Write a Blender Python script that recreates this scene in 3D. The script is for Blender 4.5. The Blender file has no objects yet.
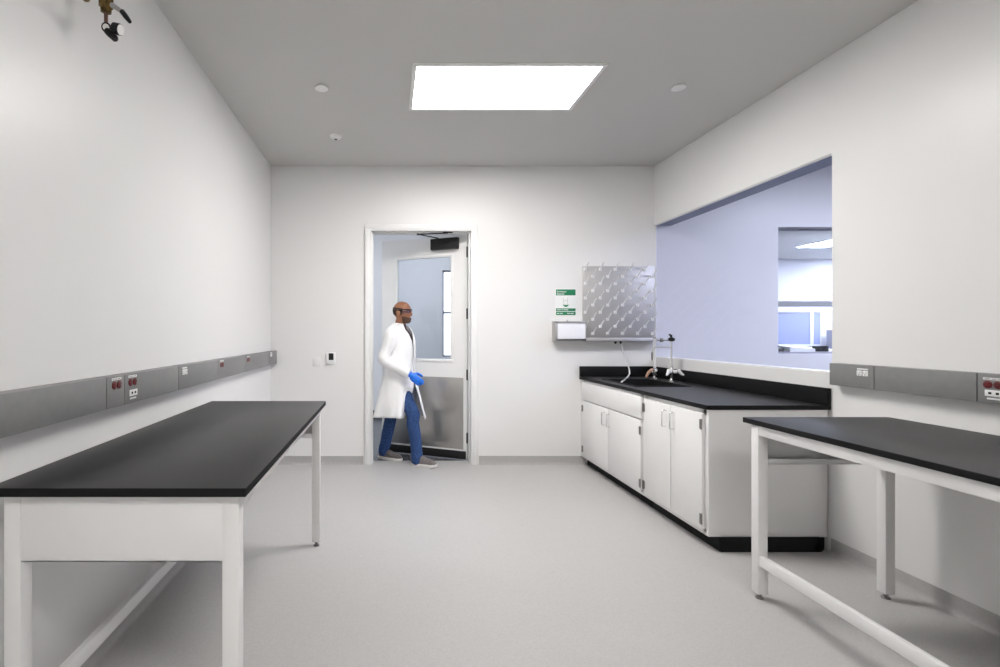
import bpy, bmesh, math, random
from mathutils import Vector, Matrix
random.seed(7)
PI = math.pi
scene = bpy.context.scene
COL = scene.collection

# ------------------------------------------------------------------ measures
F = 500.0                      # focal length in pixels (1000 px wide frame)
VX, VY = 388.5, 333.0          # vanishing point of the room axis in the frame
EYE = 1.368                    # camera height
XL, XR = -1.224, 2.765         # side walls
YB = 5.208                     # back wall
YF = -1.75                      # wall behind the camera
HC = 3.105                     # ceiling height


def P(px, py, y=YB):
    """point seen at a pixel on the plane at distance y"""
    return Vector(((px - VX) / F * y, y, EYE - (py - VY) / F * y))


# ------------------------------------------------------------------ materials
def mat(name, col, rough=0.5, metal=0.0, spec=0.5, noise=None, bump=None, coat=0.0):
    m = bpy.data.materials.new(name)
    m.use_nodes = True
    nt = m.node_tree
    b = nt.nodes['Principled BSDF']
    b.inputs['Base Color'].default_value = (*col, 1)
    b.inputs['Roughness'].default_value = rough
    b.inputs['Metallic'].default_value = metal
    b.inputs['Specular IOR Level'].default_value = spec
    b.inputs['Coat Weight'].default_value = coat
    tc = None
    if noise or bump:
        tc = nt.nodes.new('ShaderNodeTexCoord')
    if noise:
        sc, amt = noise[:2]
        n = nt.nodes.new('ShaderNodeTexNoise')
        n.inputs['Scale'].default_value = sc
        n.inputs['Detail'].default_value = noise[2] if len(noise) > 2 else 3
        nt.links.new(tc.outputs['Object'], n.inputs['Vector'])
        r = nt.nodes.new('ShaderNodeValToRGB')
        r.color_ramp.elements[0].position = 0.3
        r.color_ramp.elements[1].position = 0.7
        r.color_ramp.elements[0].color = (*[max(0, c * (1 - amt)) for c in col], 1)
        r.color_ramp.elements[1].color = (*[min(1, c * (1 + amt)) for c in col], 1)
        nt.links.new(n.outputs['Fac'], r.inputs['Fac'])
        nt.links.new(r.outputs['Color'], b.inputs['Base Color'])
    if bump:
        sc, st, dist = bump
        n2 = nt.nodes.new('ShaderNodeTexNoise')
        n2.inputs['Scale'].default_value = sc
        n2.inputs['Detail'].default_value = 2
        nt.links.new(tc.outputs['Object'], n2.inputs['Vector'])
        bp = nt.nodes.new('ShaderNodeBump')
        bp.inputs['Strength'].default_value = st
        bp.inputs['Distance'].default_value = dist
        nt.links.new(n2.outputs['Fac'], bp.inputs['Height'])
        nt.links.new(bp.outputs['Normal'], b.inputs['Normal'])
    return m


def glow(name, col, strength):
    m = bpy.data.materials.new(name)
    m.use_nodes = True
    nt = m.node_tree
    nt.nodes.clear()
    e = nt.nodes.new('ShaderNodeEmission')
    e.inputs['Color'].default_value = (*col, 1)
    e.inputs['Strength'].default_value = strength
    o = nt.nodes.new('ShaderNodeOutputMaterial')
    nt.links.new(e.outputs[0], o.inputs['Surface'])
    return m


def glass(name, tint=(1, 1, 1), refl=1.0):
    m = bpy.data.materials.new(name)
    m.use_nodes = True
    nt = m.node_tree
    nt.nodes.clear()
    t = nt.nodes.new('ShaderNodeBsdfTransparent')
    t.inputs['Color'].default_value = (*tint, 1)
    g = nt.nodes.new('ShaderNodeBsdfGlossy')
    g.inputs['Roughness'].default_value = 0.01
    f = nt.nodes.new('ShaderNodeLayerWeight')
    f.inputs['Blend'].default_value = 0.5
    pw = nt.nodes.new('ShaderNodeMath')
    pw.operation = 'POWER'
    pw.inputs[1].default_value = 5.0
    mm = nt.nodes.new('ShaderNodeMath')
    mm.operation = 'MULTIPLY_ADD'
    mm.inputs[1].default_value = 0.9 * refl
    mm.inputs[2].default_value = 0.03 * refl
    mx = nt.nodes.new('ShaderNodeMixShader')
    o = nt.nodes.new('ShaderNodeOutputMaterial')
    nt.links.new(f.outputs['Facing'], pw.inputs[0])
    nt.links.new(pw.outputs[0], mm.inputs[0])
    nt.links.new(mm.outputs[0], mx.inputs[0])
    nt.links.new(t.outputs[0], mx.inputs[1])
    nt.links.new(g.outputs[0], mx.inputs[2])
    nt.links.new(mx.outputs[0], o.inputs['Surface'])
    return m


M = {}
M['wall'] = mat('wall_paint', (0.75, 0.747, 0.742), 0.36, spec=0.38, bump=(160, 0.04, 0.002))
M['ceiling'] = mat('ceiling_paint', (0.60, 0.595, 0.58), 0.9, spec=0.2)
M['floor'] = mat('sheet_vinyl', (0.46, 0.452, 0.447), 0.42, spec=0.4, noise=(140, 0.07, 4), bump=(30, 0.03, 0.002))
M['base'] = mat('cove_base_vinyl', (0.41, 0.402, 0.397), 0.5, noise=(60, 0.04))
M['white_metal'] = mat('white_powder_coat', (0.77, 0.765, 0.76), 0.38, spec=0.45, noise=(8, 0.01))
M['white_lam'] = mat('white_cabinet_paint', (0.79, 0.787, 0.783), 0.33, spec=0.5, noise=(6, 0.01))
M['frame_paint'] = mat('door_frame_paint', (0.80, 0.80, 0.795), 0.35, noise=(8, 0.01))
M['black_top'] = mat('black_epoxy_resin', (0.013, 0.013, 0.014), 0.42, spec=0.55, noise=(90, 0.15), bump=(220, 0.03, 0.001))
M['black_edge'] = mat('black_resin_edge', (0.006, 0.006, 0.0065), 0.6, spec=0.18, noise=(60, 0.1))
M['toe'] = mat('black_rubber_base', (0.007, 0.0075, 0.008), 0.65, spec=0.2, noise=(40, 0.1))
M['grey_rail'] = mat('grey_anodised_raceway', (0.215, 0.215, 0.215), 0.45, 0.1, noise=(30, 0.04))
M['grey_dark'] = mat('grey_rail_seam', (0.06, 0.06, 0.06), 0.6, noise=(30, 0.04))
M['red'] = mat('red_receptacle_plastic', (0.12, 0.006, 0.010), 0.35, noise=(30, 0.05))
M['slot'] = mat('dark_slot', (0.01, 0.008, 0.008), 0.7, noise=(30, 0.05))
M['white_plastic'] = mat('white_plastic', (0.82, 0.82, 0.82), 0.4, noise=(20, 0.01))
M['label'] = mat('white_label_tape', (0.75, 0.75, 0.75), 0.5, noise=(20, 0.02))
M['ink'] = mat('grey_label_ink', (0.25, 0.22, 0.22), 0.6, noise=(20, 0.02))
M['steel'] = mat('brushed_stainless_steel', (0.55, 0.54, 0.535), 0.55, 1.0, noise=(4, 0.03))
M['kick'] = mat('brushed_kick_plate', (0.50, 0.49, 0.47), 0.30, 1.0, noise=(3, 0.08), bump=(4, 0.03, 0.01))
M['chrome'] = mat('polished_chrome', (0.78, 0.78, 0.78), 0.12, 1.0, noise=(10, 0.02))
M['hinge'] = mat('dull_nickel_hinge', (0.30, 0.29, 0.28), 0.4, 1.0, noise=(30, 0.1))
M['black_hw'] = mat('black_hardware', (0.010, 0.010, 0.011), 0.5, spec=0.3, noise=(30, 0.1))
M['brass'] = mat('dark_brass', (0.14, 0.09, 0.035), 0.38, 0.9, noise=(50, 0.7))
M['copper'] = mat('copper_tube', (0.18, 0.10, 0.08), 0.4, 0.8, noise=(40, 0.1))
M['tan'] = mat('tan_epoxy_lever', (0.50, 0.30, 0.20), 0.4, noise=(30, 0.08))
M['dial'] = mat('gauge_dial', (0.80, 0.80, 0.78), 0.4, noise=(30, 0.02))
M['green'] = mat('green_sign_enamel', (0.010, 0.20, 0.085), 0.4, noise=(30, 0.04))
M['sign_white'] = mat('white_sign_panel', (0.80, 0.82, 0.81), 0.5, noise=(30, 0.01))
M['sign_grey'] = mat('pictogram_grey', (0.55, 0.57, 0.56), 0.5, noise=(30, 0.02))
M['peg'] = mat('white_polypropylene_peg', (0.86, 0.86, 0.86), 0.35, noise=(30, 0.02))
M['tube'] = mat('translucent_white_tube', (0.70, 0.70, 0.69), 0.3, noise=(30, 0.02))
M['paper'] = mat('white_paper', (0.84, 0.85, 0.90), 0.8, noise=(30, 0.01))
M['glass'] = glass('clear_window_glass', (0.985, 0.99, 1.0), 0.6)
M['tint_glass'] = glass('blue_tinted_glass', (0.85, 0.87, 1.0), 0.6)
M['door_glass'] = glass('door_glass', (0.93, 0.95, 0.97))
M['panel'] = glow('lit_ceiling_diffuser', (1.0, 0.975, 0.95), 20.5)
M['panel_fill'] = glow('added_fill_diffuser', (1.0, 0.975, 0.95), 17.0)  # glow of the added panel behind the camera
M['panel_cool'] = glow('lit_cool_diffuser', (0.86, 0.89, 1.0), 36.0)
M['panel_dim'] = glow('lit_corridor_diffuser', (0.88, 0.92, 1.0), 8.0)
M['panel_lab'] = glow('lit_laboratory_diffuser', (0.84, 0.90, 1.0), 40.0)
M['trim_white'] = mat('fixture_trim', (0.80, 0.80, 0.79), 0.4, noise=(20, 0.01))
M['lab_floor'] = mat('dark_corridor_floor', (0.10, 0.105, 0.12), 0.25, noise=(60, 0.1, 4))
M['lab_wall'] = mat('corridor_wall_paint', (0.70, 0.705, 0.735), 0.55, bump=(160, 0.04, 0.002))
M['shade'] = mat('blue_roller_shade', (0.30, 0.34, 0.52), 0.7, noise=(200, 0.05))
M['grey_cab'] = mat('grey_cabinet', (0.36, 0.36, 0.42), 0.5, noise=(20, 0.05))
M['head'] = mat('blue_grey_soffit_shade', (0.27, 0.29, 0.36), 0.6, noise=(20, 0.03))  # shade of the window soffit, put into the colour
M['coat'] = mat('white_lab_coat_cotton', (0.86, 0.86, 0.87), 0.85, spec=0.2, bump=(25, 0.25, 0.01))
M['denim'] = mat('blue_denim', (0.035, 0.075, 0.20), 0.85, spec=0.2, noise=(60, 0.35, 5), bump=(35, 0.3, 0.01))
M['skin'] = mat('brown_skin', (0.30, 0.135, 0.075), 0.5, spec=0.35, noise=(18, 0.12))
M['beard'] = mat('short_brown_beard', (0.085, 0.042, 0.026), 0.8, noise=(300, 0.4), bump=(300, 0.5, 0.004))
M['hair'] = mat('dark_cropped_hair', (0.05, 0.03, 0.022), 0.8, noise=(300, 0.4), bump=(300, 0.5, 0.004))
M['shirt'] = mat('dark_shirt', (0.045, 0.022, 0.025), 0.85, noise=(80, 0.2))
M['glove'] = mat('blue_nitrile_glove', (0.01, 0.16, 0.75), 0.45, noise=(30, 0.08), bump=(60, 0.15, 0.004))
M['shoe'] = mat('grey_canvas_shoe', (0.16, 0.145, 0.14), 0.8, noise=(80, 0.2))
M['sole'] = mat('white_rubber_sole', (0.68, 0.66, 0.64), 0.55, noise=(30, 0.05))
M['lens'] = glass('clear_safety_lens', (0.78, 0.76, 0.86), 1.0)
M['eye'] = mat('eye_white', (0.7, 0.68, 0.65), 0.25, noise=(30, 0.02))


# ------------------------------------------------------------------ mesh builder
class MB:
    def __init__(self, xf=None):
        self.bm = bmesh.new()
        self.xf = xf

    def box(self, x0, x1, y0, y1, z0, z1, bev=0.0, rot=None, seg=2):
        x0, x1 = min(x0, x1), max(x0, x1)
        y0, y1 = min(y0, y1), max(y0, y1)
        z0, z1 = min(z0, z1), max(z0, z1)
        r = bmesh.ops.create_cube(self.bm, size=1.0)
        vs = r['verts']
        c = Vector(((x0 + x1) / 2, (y0 + y1) / 2, (z0 + z1) / 2))
        for v in vs:
            q = Vector((v.co.x * (x1 - x0), v.co.y * (y1 - y0), v.co.z * (z1 - z0)))
            if rot is not None:
                q = rot @ q
            v.co = c + q
        if bev > 0:
            es = list({e for v in vs for e in v.link_edges})
            bmesh.ops.bevel(self.bm, geom=es, offset=bev, segments=seg, affect='EDGES', profile=0.5)
        return self

    def cone(self, p0, p1, r0, r1=None, seg=20, caps=True):
        r1 = r0 if r1 is None else r1
        p0, p1 = Vector(p0), Vector(p1)
        d = p1 - p0
        q = d.to_track_quat('Z', 'Y')
        rings = []
        for p, r in ((p0, r0), (p1, r1)):
            rings.append([self.bm.verts.new(p + q @ Vector((r * math.cos(2 * PI * k / seg), r * math.sin(2 * PI * k / seg), 0))) for k in range(seg)])
        for k in range(seg):
            self.bm.faces.new((rings[0][k], rings[0][(k + 1) % seg], rings[1][(k + 1) % seg], rings[1][k]))
        if caps:
            self.bm.faces.new(list(reversed(rings[0])))
            self.bm.faces.new(rings[1])
        return self

    def lathe(self, origin, axis, prof, seg=24):
        """prof: list of (distance along axis, radius)"""
        o = Vector(origin)
        q = Vector(axis).to_track_quat('Z', 'Y')
        rings = []
        for h, r in prof:
            rings.append([self.bm.verts.new(o + q @ Vector((max(r, 1e-4) * math.cos(2 * PI * k / seg), max(r, 1e-4) * math.sin(2 * PI * k / seg), h))) for k in range(seg)])
        for a, b in zip(rings, rings[1:]):
            for k in range(seg):
                self.bm.faces.new((a[k], a[(k + 1) % seg], b[(k + 1) % seg], b[k]))
        self.bm.faces.new(list(reversed(rings[0])))
        self.bm.faces.new(rings[-1])
        return self

    def tube(self, pts, rad, seg=12):
        pts = [Vector(p) for p in pts]
        n = len(pts)
        rads = rad if isinstance(rad, (list, tuple)) else [rad] * n
        tans = []
        for i in range(n):
            a = pts[max(0, i - 1)]
            b = pts[min(n - 1, i + 1)]
            tans.append((b - a).normalized())
        up = Vector((0, 0, 1)) if abs(tans[0].z) < 0.9 else Vector((1, 0, 0))
        nrm = tans[0].cross(up).normalized()
        rings = []
        for i in range(n):
            if i:
                nrm = (nrm - tans[i] * nrm.dot(tans[i])).normalized()
            bn = tans[i].cross(nrm)
            rings.append([self.bm.verts.new(pts[i] + rads[i] * (nrm * math.cos(2 * PI * k / seg) + bn * math.sin(2 * PI * k / seg))) for k in range(seg)])
        for a, b in zip(rings, rings[1:]):
            for k in range(seg):
                self.bm.faces.new((a[k], a[(k + 1) % seg], b[(k + 1) % seg], b[k]))
        self.bm.faces.new(list(reversed(rings[0])))
        self.bm.faces.new(rings[-1])
        return self

    def ball(self, c, r, seg=16, rings=10, rot=None):
        r = r if isinstance(r, (tuple, list)) else (r, r, r)
        g = bmesh.ops.create_uvsphere(self.bm, u_segments=seg, v_segments=rings, radius=1.0)
        for v in g['verts']:
            q = Vector((v.co.x * r[0], v.co.y * r[1], v.co.z * r[2]))
            if rot is not None:
                q = rot @ q
            v.co = Vector(c) + q
        return self

    def chain(self, pts, seg=14):
        """tapered capsules through (point, radius)"""
        for p, r in pts:
            self.ball(p, r, seg, 8)
        for (p, r), (q, s) in zip(pts, pts[1:]):
            self.cone(p, q, r, s, seg)
        return self

    def poly(self, pts, thick, nrm):
        """flat polygon given thickness along nrm"""
        n = Vector(nrm).normalized() * thick
        a = [self.bm.verts.new(Vector(p)) for p in pts]
        b = [self.bm.verts.new(Vector(p) + n) for p in pts]
        k = len(pts)
        self.bm.faces.new(list(reversed(a)))
        self.bm.faces.new(b)
        for i in range(k):
            self.bm.faces.new((a[i], a[(i + 1) % k], b[(i + 1) % k], b[i]))
        return self

    def grid(self, rows, closed=False):
        vs = [[self.bm.verts.new(Vector(p)) for p in r] for r in rows]
        for a, b in zip(vs, vs[1:]):
            n = len(a)
            for k in range(n if closed else n - 1):
                self.bm.faces.new((a[k], a[(k + 1) % n], b[(k + 1) % n], b[k]))
        return self

    def build(self, name, material, root=None, parent=None, smooth=40):
        bmesh.ops.recalc_face_normals(self.bm, faces=self.bm.faces[:])
        if self.xf is not None:
            self.bm.transform(self.xf)
        me = bpy.data.meshes.new(name)
        off = root.location.copy() if root is not None else None
        loc = None
        if root is None and parent is None:
            lo = Vector((min(v.co.x for v in self.bm.verts), min(v.co.y for v in self.bm.verts), min(v.co.z for v in self.bm.verts)))
            hi = Vector((max(v.co.x for v in self.bm.verts), max(v.co.y for v in self.bm.verts), max(v.co.z for v in self.bm.verts)))
            loc = Vector(((lo.x + hi.x) / 2, (lo.y + hi.y) / 2, lo.z))
            off = loc
        if off is not None:
            bmesh.ops.translate(self.bm, verts=self.bm.verts[:], vec=-off)
        self.bm.to_mesh(me)
        self.bm.free()
        me.materials.append(material)
        if smooth:
            for p in me.polygons:
                p.use_smooth = True
            me.set_sharp_from_angle(angle=math.radians(smooth))
        o = bpy.data.objects.new(name, me)
        COL.objects.link(o)
        if loc is not None:
            o.location = loc
        p = parent if parent is not None else root
        if p is not None:
            o.parent = p
        return o


def bake(o):
    """apply the modifiers of o into its mesh"""
    bpy.context.view_layer.update()
    dg = bpy.context.evaluated_depsgraph_get()
    me = bpy.data.meshes.new_from_object(o.evaluated_get(dg))
    o.modifiers.clear()
    o.data = me
    for p in me.polygons:
        p.use_smooth = True
    return o


def remesh(o, vox, smooth=4):
    m = o.modifiers.new('remesh', 'REMESH')
    m.mode = 'VOXEL'
    m.voxel_size = vox
    m.use_smooth_shade = True
    if smooth:
        s = o.modifiers.new('smooth', 'SMOOTH')
        s.factor = 0.5
        s.iterations = smooth
    return bake(o)


def tag(o, label, cat, group=None, kind=None):
    o['label'] = label
    o['category'] = cat
    if group:
        o['group'] = group
    if kind:
        o['kind'] = kind
    return o


def thing(name, label, cat, loc, group=None, kind=None, rz=0.0):
    o = bpy.data.objects.new(name, None)
    o.empty_display_size = 0.1
    COL.objects.link(o)
    o.location = loc
    o.rotation_euler = (0, 0, rz)
    return tag(o, label, cat, group, kind)


def text_mesh(name, body, size, origin, material, root, parent=None, ext=0.0008, bold=0.0):
    """lettering on the back wall (faces -Y); origin = lower left of the line"""
    cu = bpy.data.curves.new(name, 'FONT')
    cu.body = body
    cu.size = size
    cu.extrude = ext
    cu.offset = bold
    tmp = bpy.data.objects.new(name + '_curve', cu)
    COL.objects.link(tmp)
    bpy.context.view_layer.update()
    dg = bpy.context.evaluated_depsgraph_get()
    me = bpy.data.meshes.new_from_object(tmp.evaluated_get(dg))
    bpy.data.objects.remove(tmp)
    me.name = name
    me.transform(Matrix.Translation(Vector(origin) - root.location) @ Matrix.Rotation(PI / 2, 4, 'X'))
    me.materials.clear()
    me.materials.append(material)
    o = bpy.data.objects.new(name, me)
    COL.objects.link(o)
    o.parent = parent or root
    return o


def structure(o, label, cat):
    return tag(o, label, cat, kind='structure')


def wall_with_holes(mb, axis, t0, t1, a0, a1, z0, z1, holes):
    """wall slab; axis 'x' runs along X (thickness t in Y), 'y' runs along Y. holes: (a, b, zlo, zhi)"""
    aa = sorted({a0, a1, *[h[0] for h in holes], *[h[1] for h in holes]})
    zz = sorted({z0, z1, *[h[2] for h in holes], *[h[3] for h in holes]})
    na, nz = len(aa) - 1, len(zz) - 1

    def solid(i, k):
        if i < 0 or k < 0 or i >= na or k >= nz:
            return False
        ca, cz = (aa[i] + aa[i + 1]) / 2, (zz[k] + zz[k + 1]) / 2
        return not any(h[0] < ca < h[1] and h[2] < cz < h[3] for h in holes)
    cache = {}

    def V(i, k, t):
        if (i, k, t) not in cache:
            T = t1 if t else t0
            co = (aa[i], T, zz[k]) if axis == 'x' else (T, aa[i], zz[k])
            cache[(i, k, t)] = mb.bm.verts.new(co)
        return cache[(i, k, t)]
    for i in range(na):
        for k in range(nz):
            if not solid(i, k):
                continue
            for t in (0, 1):
                mb.bm.faces.new((V(i, k, t), V(i + 1, k, t), V(i + 1, k + 1, t), V(i, k + 1, t)))
            if not solid(i - 1, k):
                mb.bm.faces.new((V(i, k, 0), V(i, k + 1, 0), V(i, k + 1, 1), V(i, k, 1)))
            if not solid(i + 1, k):
                mb.bm.faces.new((V(i + 1, k, 0), V(i + 1, k + 1, 0), V(i + 1, k + 1, 1), V(i + 1, k, 1)))
            if not solid(i, k - 1):
                mb.bm.faces.new((V(i, k, 0), V(i + 1, k, 0), V(i + 1, k, 1), V(i, k, 1)))
            if not solid(i, k + 1):
                mb.bm.faces.new((V(i, k + 1, 0), V(i + 1, k + 1, 0), V(i + 1, k + 1, 1), V(i, k + 1, 1)))
    return mb


# ------------------------------------------------------------------ the setting
WT = 0.15                                    # back wall thickness
XR2 = XR + 0.18                              # far face of the right wall
XE = 6.8                                     # end of the neighbouring room
DX0, DX1, DZ = -0.188, 0.868, 2.440          # door opening
W1 = (3.117, YB, 1.118, 2.490)               # window in the right wall (along Y)
W2 = (4.06, 5.30, 1.149, 2.472)              # window in the neighbouring room's back wall
LX1, LY1 = 12.5, 11.7                        # laboratory beyond
PY = 8.2                                     # corridor partition
W3 = (0.885, 1.75, 0.974, 2.40)

structure(MB().box(XL - 0.15, XR2, YF - 0.15, YB + WT, -0.06, 0).build('floor', M['floor'], smooth=0),
          'pale grey sheet floor with a fine speckle, between the white benches', 'floor')
structure(MB().box(XR2, XE, YF - 0.15, YB + WT, -0.06, 0).build('floor_next_room', M['lab_floor'], smooth=0),
          'floor of the blue-lit room behind the big side window', 'floor')
structure(MB().box(-2.6, LX1, YB + WT, LY1 + 0.1, -0.06, 0).build('floor_corridor', M['lab_floor'], smooth=0),
          'dark grey floor beyond the open door', 'floor')
structure(MB().box(XL - 0.15, XR2, YF - 0.15, YB + WT, HC, HC + 0.1).build('ceiling', M['ceiling'], smooth=0),
          'plain grey-white ceiling with one lit panel in it', 'ceiling')
structure(MB().box(XR2, XE, YF - 0.15, YB + WT, HC, HC + 0.1).build('ceiling_next_room', M['ceiling'], smooth=0),
          'ceiling of the room behind the big side window', 'ceiling')
structure(MB().box(-2.6, LX1, YB + WT, LY1 + 0.1, HC, HC + 0.1).build('ceiling_corridor', M['ceiling'], smooth=0),
          'ceiling of the laboratory beyond the back wall', 'ceiling')
structure(MB().box(XL - 0.15, XL, YF, YB + WT, 0, HC).build('wall_left', M['wall'], smooth=0),
          'long white wall on the left with a grey outlet rail', 'wall')
structure(wall_with_holes(MB(), 'y', XR, XR2, YF, YB, 0, HC, [W1]).build('wall_right', M['wall'], smooth=0),
          'white wall on the right with the big glazed opening', 'wall')
structure(wall_with_holes(MB(), 'x', YB, YB + WT, XL, XE, 0, HC, [(DX0, DX1, 0, DZ), W2]).build('wall_back', M['wall'], smooth=0),
          'white back wall with the open door, carried on behind the side window', 'wall')
structure(MB().box(XL - 0.15, XE, YF - 0.15, YF, 0, HC).build('wall_front', M['wall'], smooth=0),
          'white wall behind the camera', 'wall')
structure(MB().box(XE, XE + 0.15, YF, YB + WT, 0, HC).build('wall_next_room', M['lab_wall'], smooth=0),
          'far side wall of the room behind the big side window', 'wall')
mbp = wall_with_holes(MB(), 'x', PY, PY + 0.12, -2.6, 4.6, 0, HC, [W3])
structure(mbp.build('wall_corridor', M['lab_wall'], smooth=0), 'bluish corridor wall seen through the door glass', 'wall')
structure(MB().box(4.48, 4.6, PY + 0.12, LY1, 0, HC).build('wall_corridor_end', M['lab_wall'], smooth=0),
          'return wall at the end of the corridor partition', 'wall')
structure(MB().box(-2.7, -2.6, YB + WT, PY + 0.12, 0, HC).build('wall_corridor_left', M['lab_wall'], smooth=0),
          'left end wall of the corridor beyond the door', 'wall')
structure(MB().box(4.6, LX1, LY1, LY1 + 0.1, 0, HC).build('wall_laboratory', M['lab_wall'], smooth=0),
          'brightly lit far wall seen through the small inner window', 'wall')
structure(MB().box(LX1, LX1 + 0.1, YB + WT, LY1 + 0.1, 0, HC).build('wall_laboratory_right', M['lab_wall'], smooth=0),
          'right end wall of the laboratory beyond', 'wall')
structure(MB().box(XE, LX1, YB, YB + WT, 0, HC).build('wall_laboratory_near', M['lab_wall'], smooth=0),
          'near wall of the laboratory beyond, right of the inner window', 'wall')

# coved vinyl base
BH = 0.088


def base_strip(name, a, b, label):
    """a, b: floor line corners at the wall; cove profile facing the room (left of a->b)"""
    a, b = Vector((*a, 0)), Vector((*b, 0))
    d = (b - a).normalized()
    n = Vector((-d.y, d.x, 0))
    prof = [(0, 0), (0.022, 0), (0.012, 0.004), (0.006, 0.012), (0.004, 0.03), (0.004, BH), (0, BH)]
    mb = MB()
    mb.grid([[p + n * u + Vector((0, 0, w)) for u, w in prof] for p in (a, b)], closed=True)
    for p in (a, b):
        mb.bm.faces.new([mb.bm.verts.new(p + n * u + Vector((0, 0, w))) for u, w in prof])
    bmesh.ops.remove_doubles(mb.bm, verts=mb.bm.verts[:], dist=1e-5)
    return structure(mb.build(name, M['base']), label, 'baseboard')


base_strip('baseboard_left', (XL, YB), (XL, YF), 'grey coved base along the left wall')
base_strip('baseboard_back', (DX0 - 0.075, YB), (XL, YB), 'grey coved base left of the door')
base_strip('baseboard_back_right', (2.06, YB), (DX1 + 0.075, YB), 'grey coved base between the door and the sink cabinet')
base_strip('baseboard_right', (XR, YF), (XR, 3.12), 'grey coved base along the right wall under the bench')
structure(MB().box(-2.6, 4.48, PY - 0.012, PY, 0, 0.10).build('baseboard_corridor', M['toe']), 'black base along the corridor wall beyond the door', 'baseboard')

# windows
w1 = thing('window_1', 'big frameless glass pane in the right wall above the black worktop', 'window', (XR2 - 0.03, (W1[0] + W1[1]) / 2, W1[2]), kind='structure')
mb = MB()
mb.grid([[(XR + 0.018, W1[0] + 0.001, z), (XR + 0.018, W1[1] - 0.001, z)] for z in (W1[2] + 0.001, W1[3] - 0.001)])
mb.build('glass_pane', M['tint_glass'], w1, smooth=0)
mb = MB()
mb.box(XR + 0.010, XR + 0.026, W1[0], W1[1], W1[2], W1[2] + 0.007, 0.001)
mb.box(XR + 0.010, XR + 0.026, W1[0], W1[1], W1[3] - 0.007, W1[3], 0.001)
mb.box(XR + 0.010, XR + 0.026, W1[1] - 0.006, W1[1], W1[2], W1[3], 0.001)
mb.build('glazing_channel', M['frame_paint'], w1)
MB().box(XR + 0.027, XR2 - 0.001, W1[0] + 0.001, W1[1] - 0.001, W1[3] - 0.005, W1[3] - 0.0006).build('painted_head_shade', M['head'], w1)  # thin sheet added under the head, its dark colour standing in for shade
w2 = thing('window_2', 'small inner window looking on to the bright laboratory beyond', 'window', ((W2[0] + W2[1]) / 2, YB + 0.1, W2[2]), kind='structure')
MB().box(W2[0] + 0.003, W2[1] - 0.003, YB + 0.096, YB + 0.104, W2[2] + 0.003, W2[3] - 0.003).build('glass_pane', M['glass'], w2, smooth=0)
mb = MB()
for (a, b, c, d) in ((W2[0], W2[0] + 0.02, W2[2], W2[3]), (W2[1] - 0.02, W2[1], W2[2], W2[3]), (W2[0], W2[1], W2[2], W2[2] + 0.02), (W2[0], W2[1], W2[3] - 0.02, W2[3])):
    mb.box(a, b, YB + 0.085, YB + 0.115, c, d, 0.001)
mb.build('window_frame', M['grey_cab'], w2)
w3 = thing('window_3', 'bright daylight window in the corridor wall, seen through the door glass', 'window', ((W3[0] + W3[1]) / 2, PY + 0.06, W3[2]), kind='structure')
MB().box(W3[0] + 0.003, W3[1] - 0.003, PY + 0.056, PY + 0.064, W3[2] + 0.003, W3[3] - 0.003).build('glass_pane', M['glass'], w3, smooth=0)
mb = MB()
for (a, b, c, d) in ((W3[0], W3[0] + 0.03, W3[2], W3[3]), (W3[1] - 0.03, W3[1], W3[2], W3[3]), (W3[0], W3[1], W3[2], W3[2] + 0.03), (W3[0], W3[1], W3[3] - 0.03, W3[3]),
                     (W3[0], W3[1], 1.685, 1.725)):
    mb.box(a, b, PY + 0.04, PY + 0.08, c, d, 0.002)
mb.build('window_frame', M['grey_cab'], w3)

# ------------------------------------------------------------------ ceiling lights
def ceiling_light(label, x0, x1, y0, y1, m, group=None):
    t = thing('ceiling_light', label, 'ceiling light', ((x0 + x1) / 2, (y0 + y1) / 2, HC - 0.012), group)
    fw = 0.028
    mb = MB()
    z0, z1 = HC - 0.012, HC - 0.0005
    mb.box(x0 - fw, x1 + fw, y0 - fw, y0, z0, z1, 0.002)
    mb.box(x0 - fw, x1 + fw, y1, y1 + fw, z0, z1, 0.002)
    mb.box(x0 - fw, x0, y0, y1, z0, z1, 0.002)
    mb.box(x1, x1 + fw, y0, y1, z0, z1, 0.002)
    mb.build('frame', M['trim_white'], t)
    MB().box(x0, x1, y0, y1, HC - 0.007, HC - 0.002).build('diffuser', m, t, smooth=0)
    return t


lx0, ly0 = P(414.5, 64.5, 0).x, 0
def ceil_pt(px, py):
    y = (HC - EYE) * F / (VY - py)
    return Vector(((px - VX) / F * y, y, HC))
a = ceil_pt(412.5, 107.5)
b = ceil_pt(602.5, 65)
ceiling_light('lit rectangular ceiling panel in the middle of the room', a.x + 0.0, b.x, b.y, a.y, M['panel'])
ceiling_light('added fill panel on the ceiling, out of view behind the camera', a.x, b.x, -1.15, -0.53, M['panel_fill'])  # unseen panel added to light the surfaces that face the camera
ceiling_light('cool ceiling panel in the room behind the big side window', 4.7, 5.9, 2.9, 3.5, M['panel_cool'])
ceiling_light('cool ceiling panel of the corridor beyond the door', 0.1, 1.3, 6.6, 7.2, M['panel_dim'])
ceiling_light('added cool ceiling panel, out of view, lighting the laboratory shelf front', 7.0, 8.2, 6.6, 7.2, M['panel_dim'])  # unseen panel added to brighten the near side of the overhead shelf
ceiling_light('lit ceiling panel glimpsed through the small inner window', 8.23, 8.82, 8.9, 10.1, M['panel_lab'])
ceiling_light('cool ceiling panel of the laboratory near its far wall', 10.3, 11.5, 10.3, 10.9, M['panel_lab'])

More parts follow.
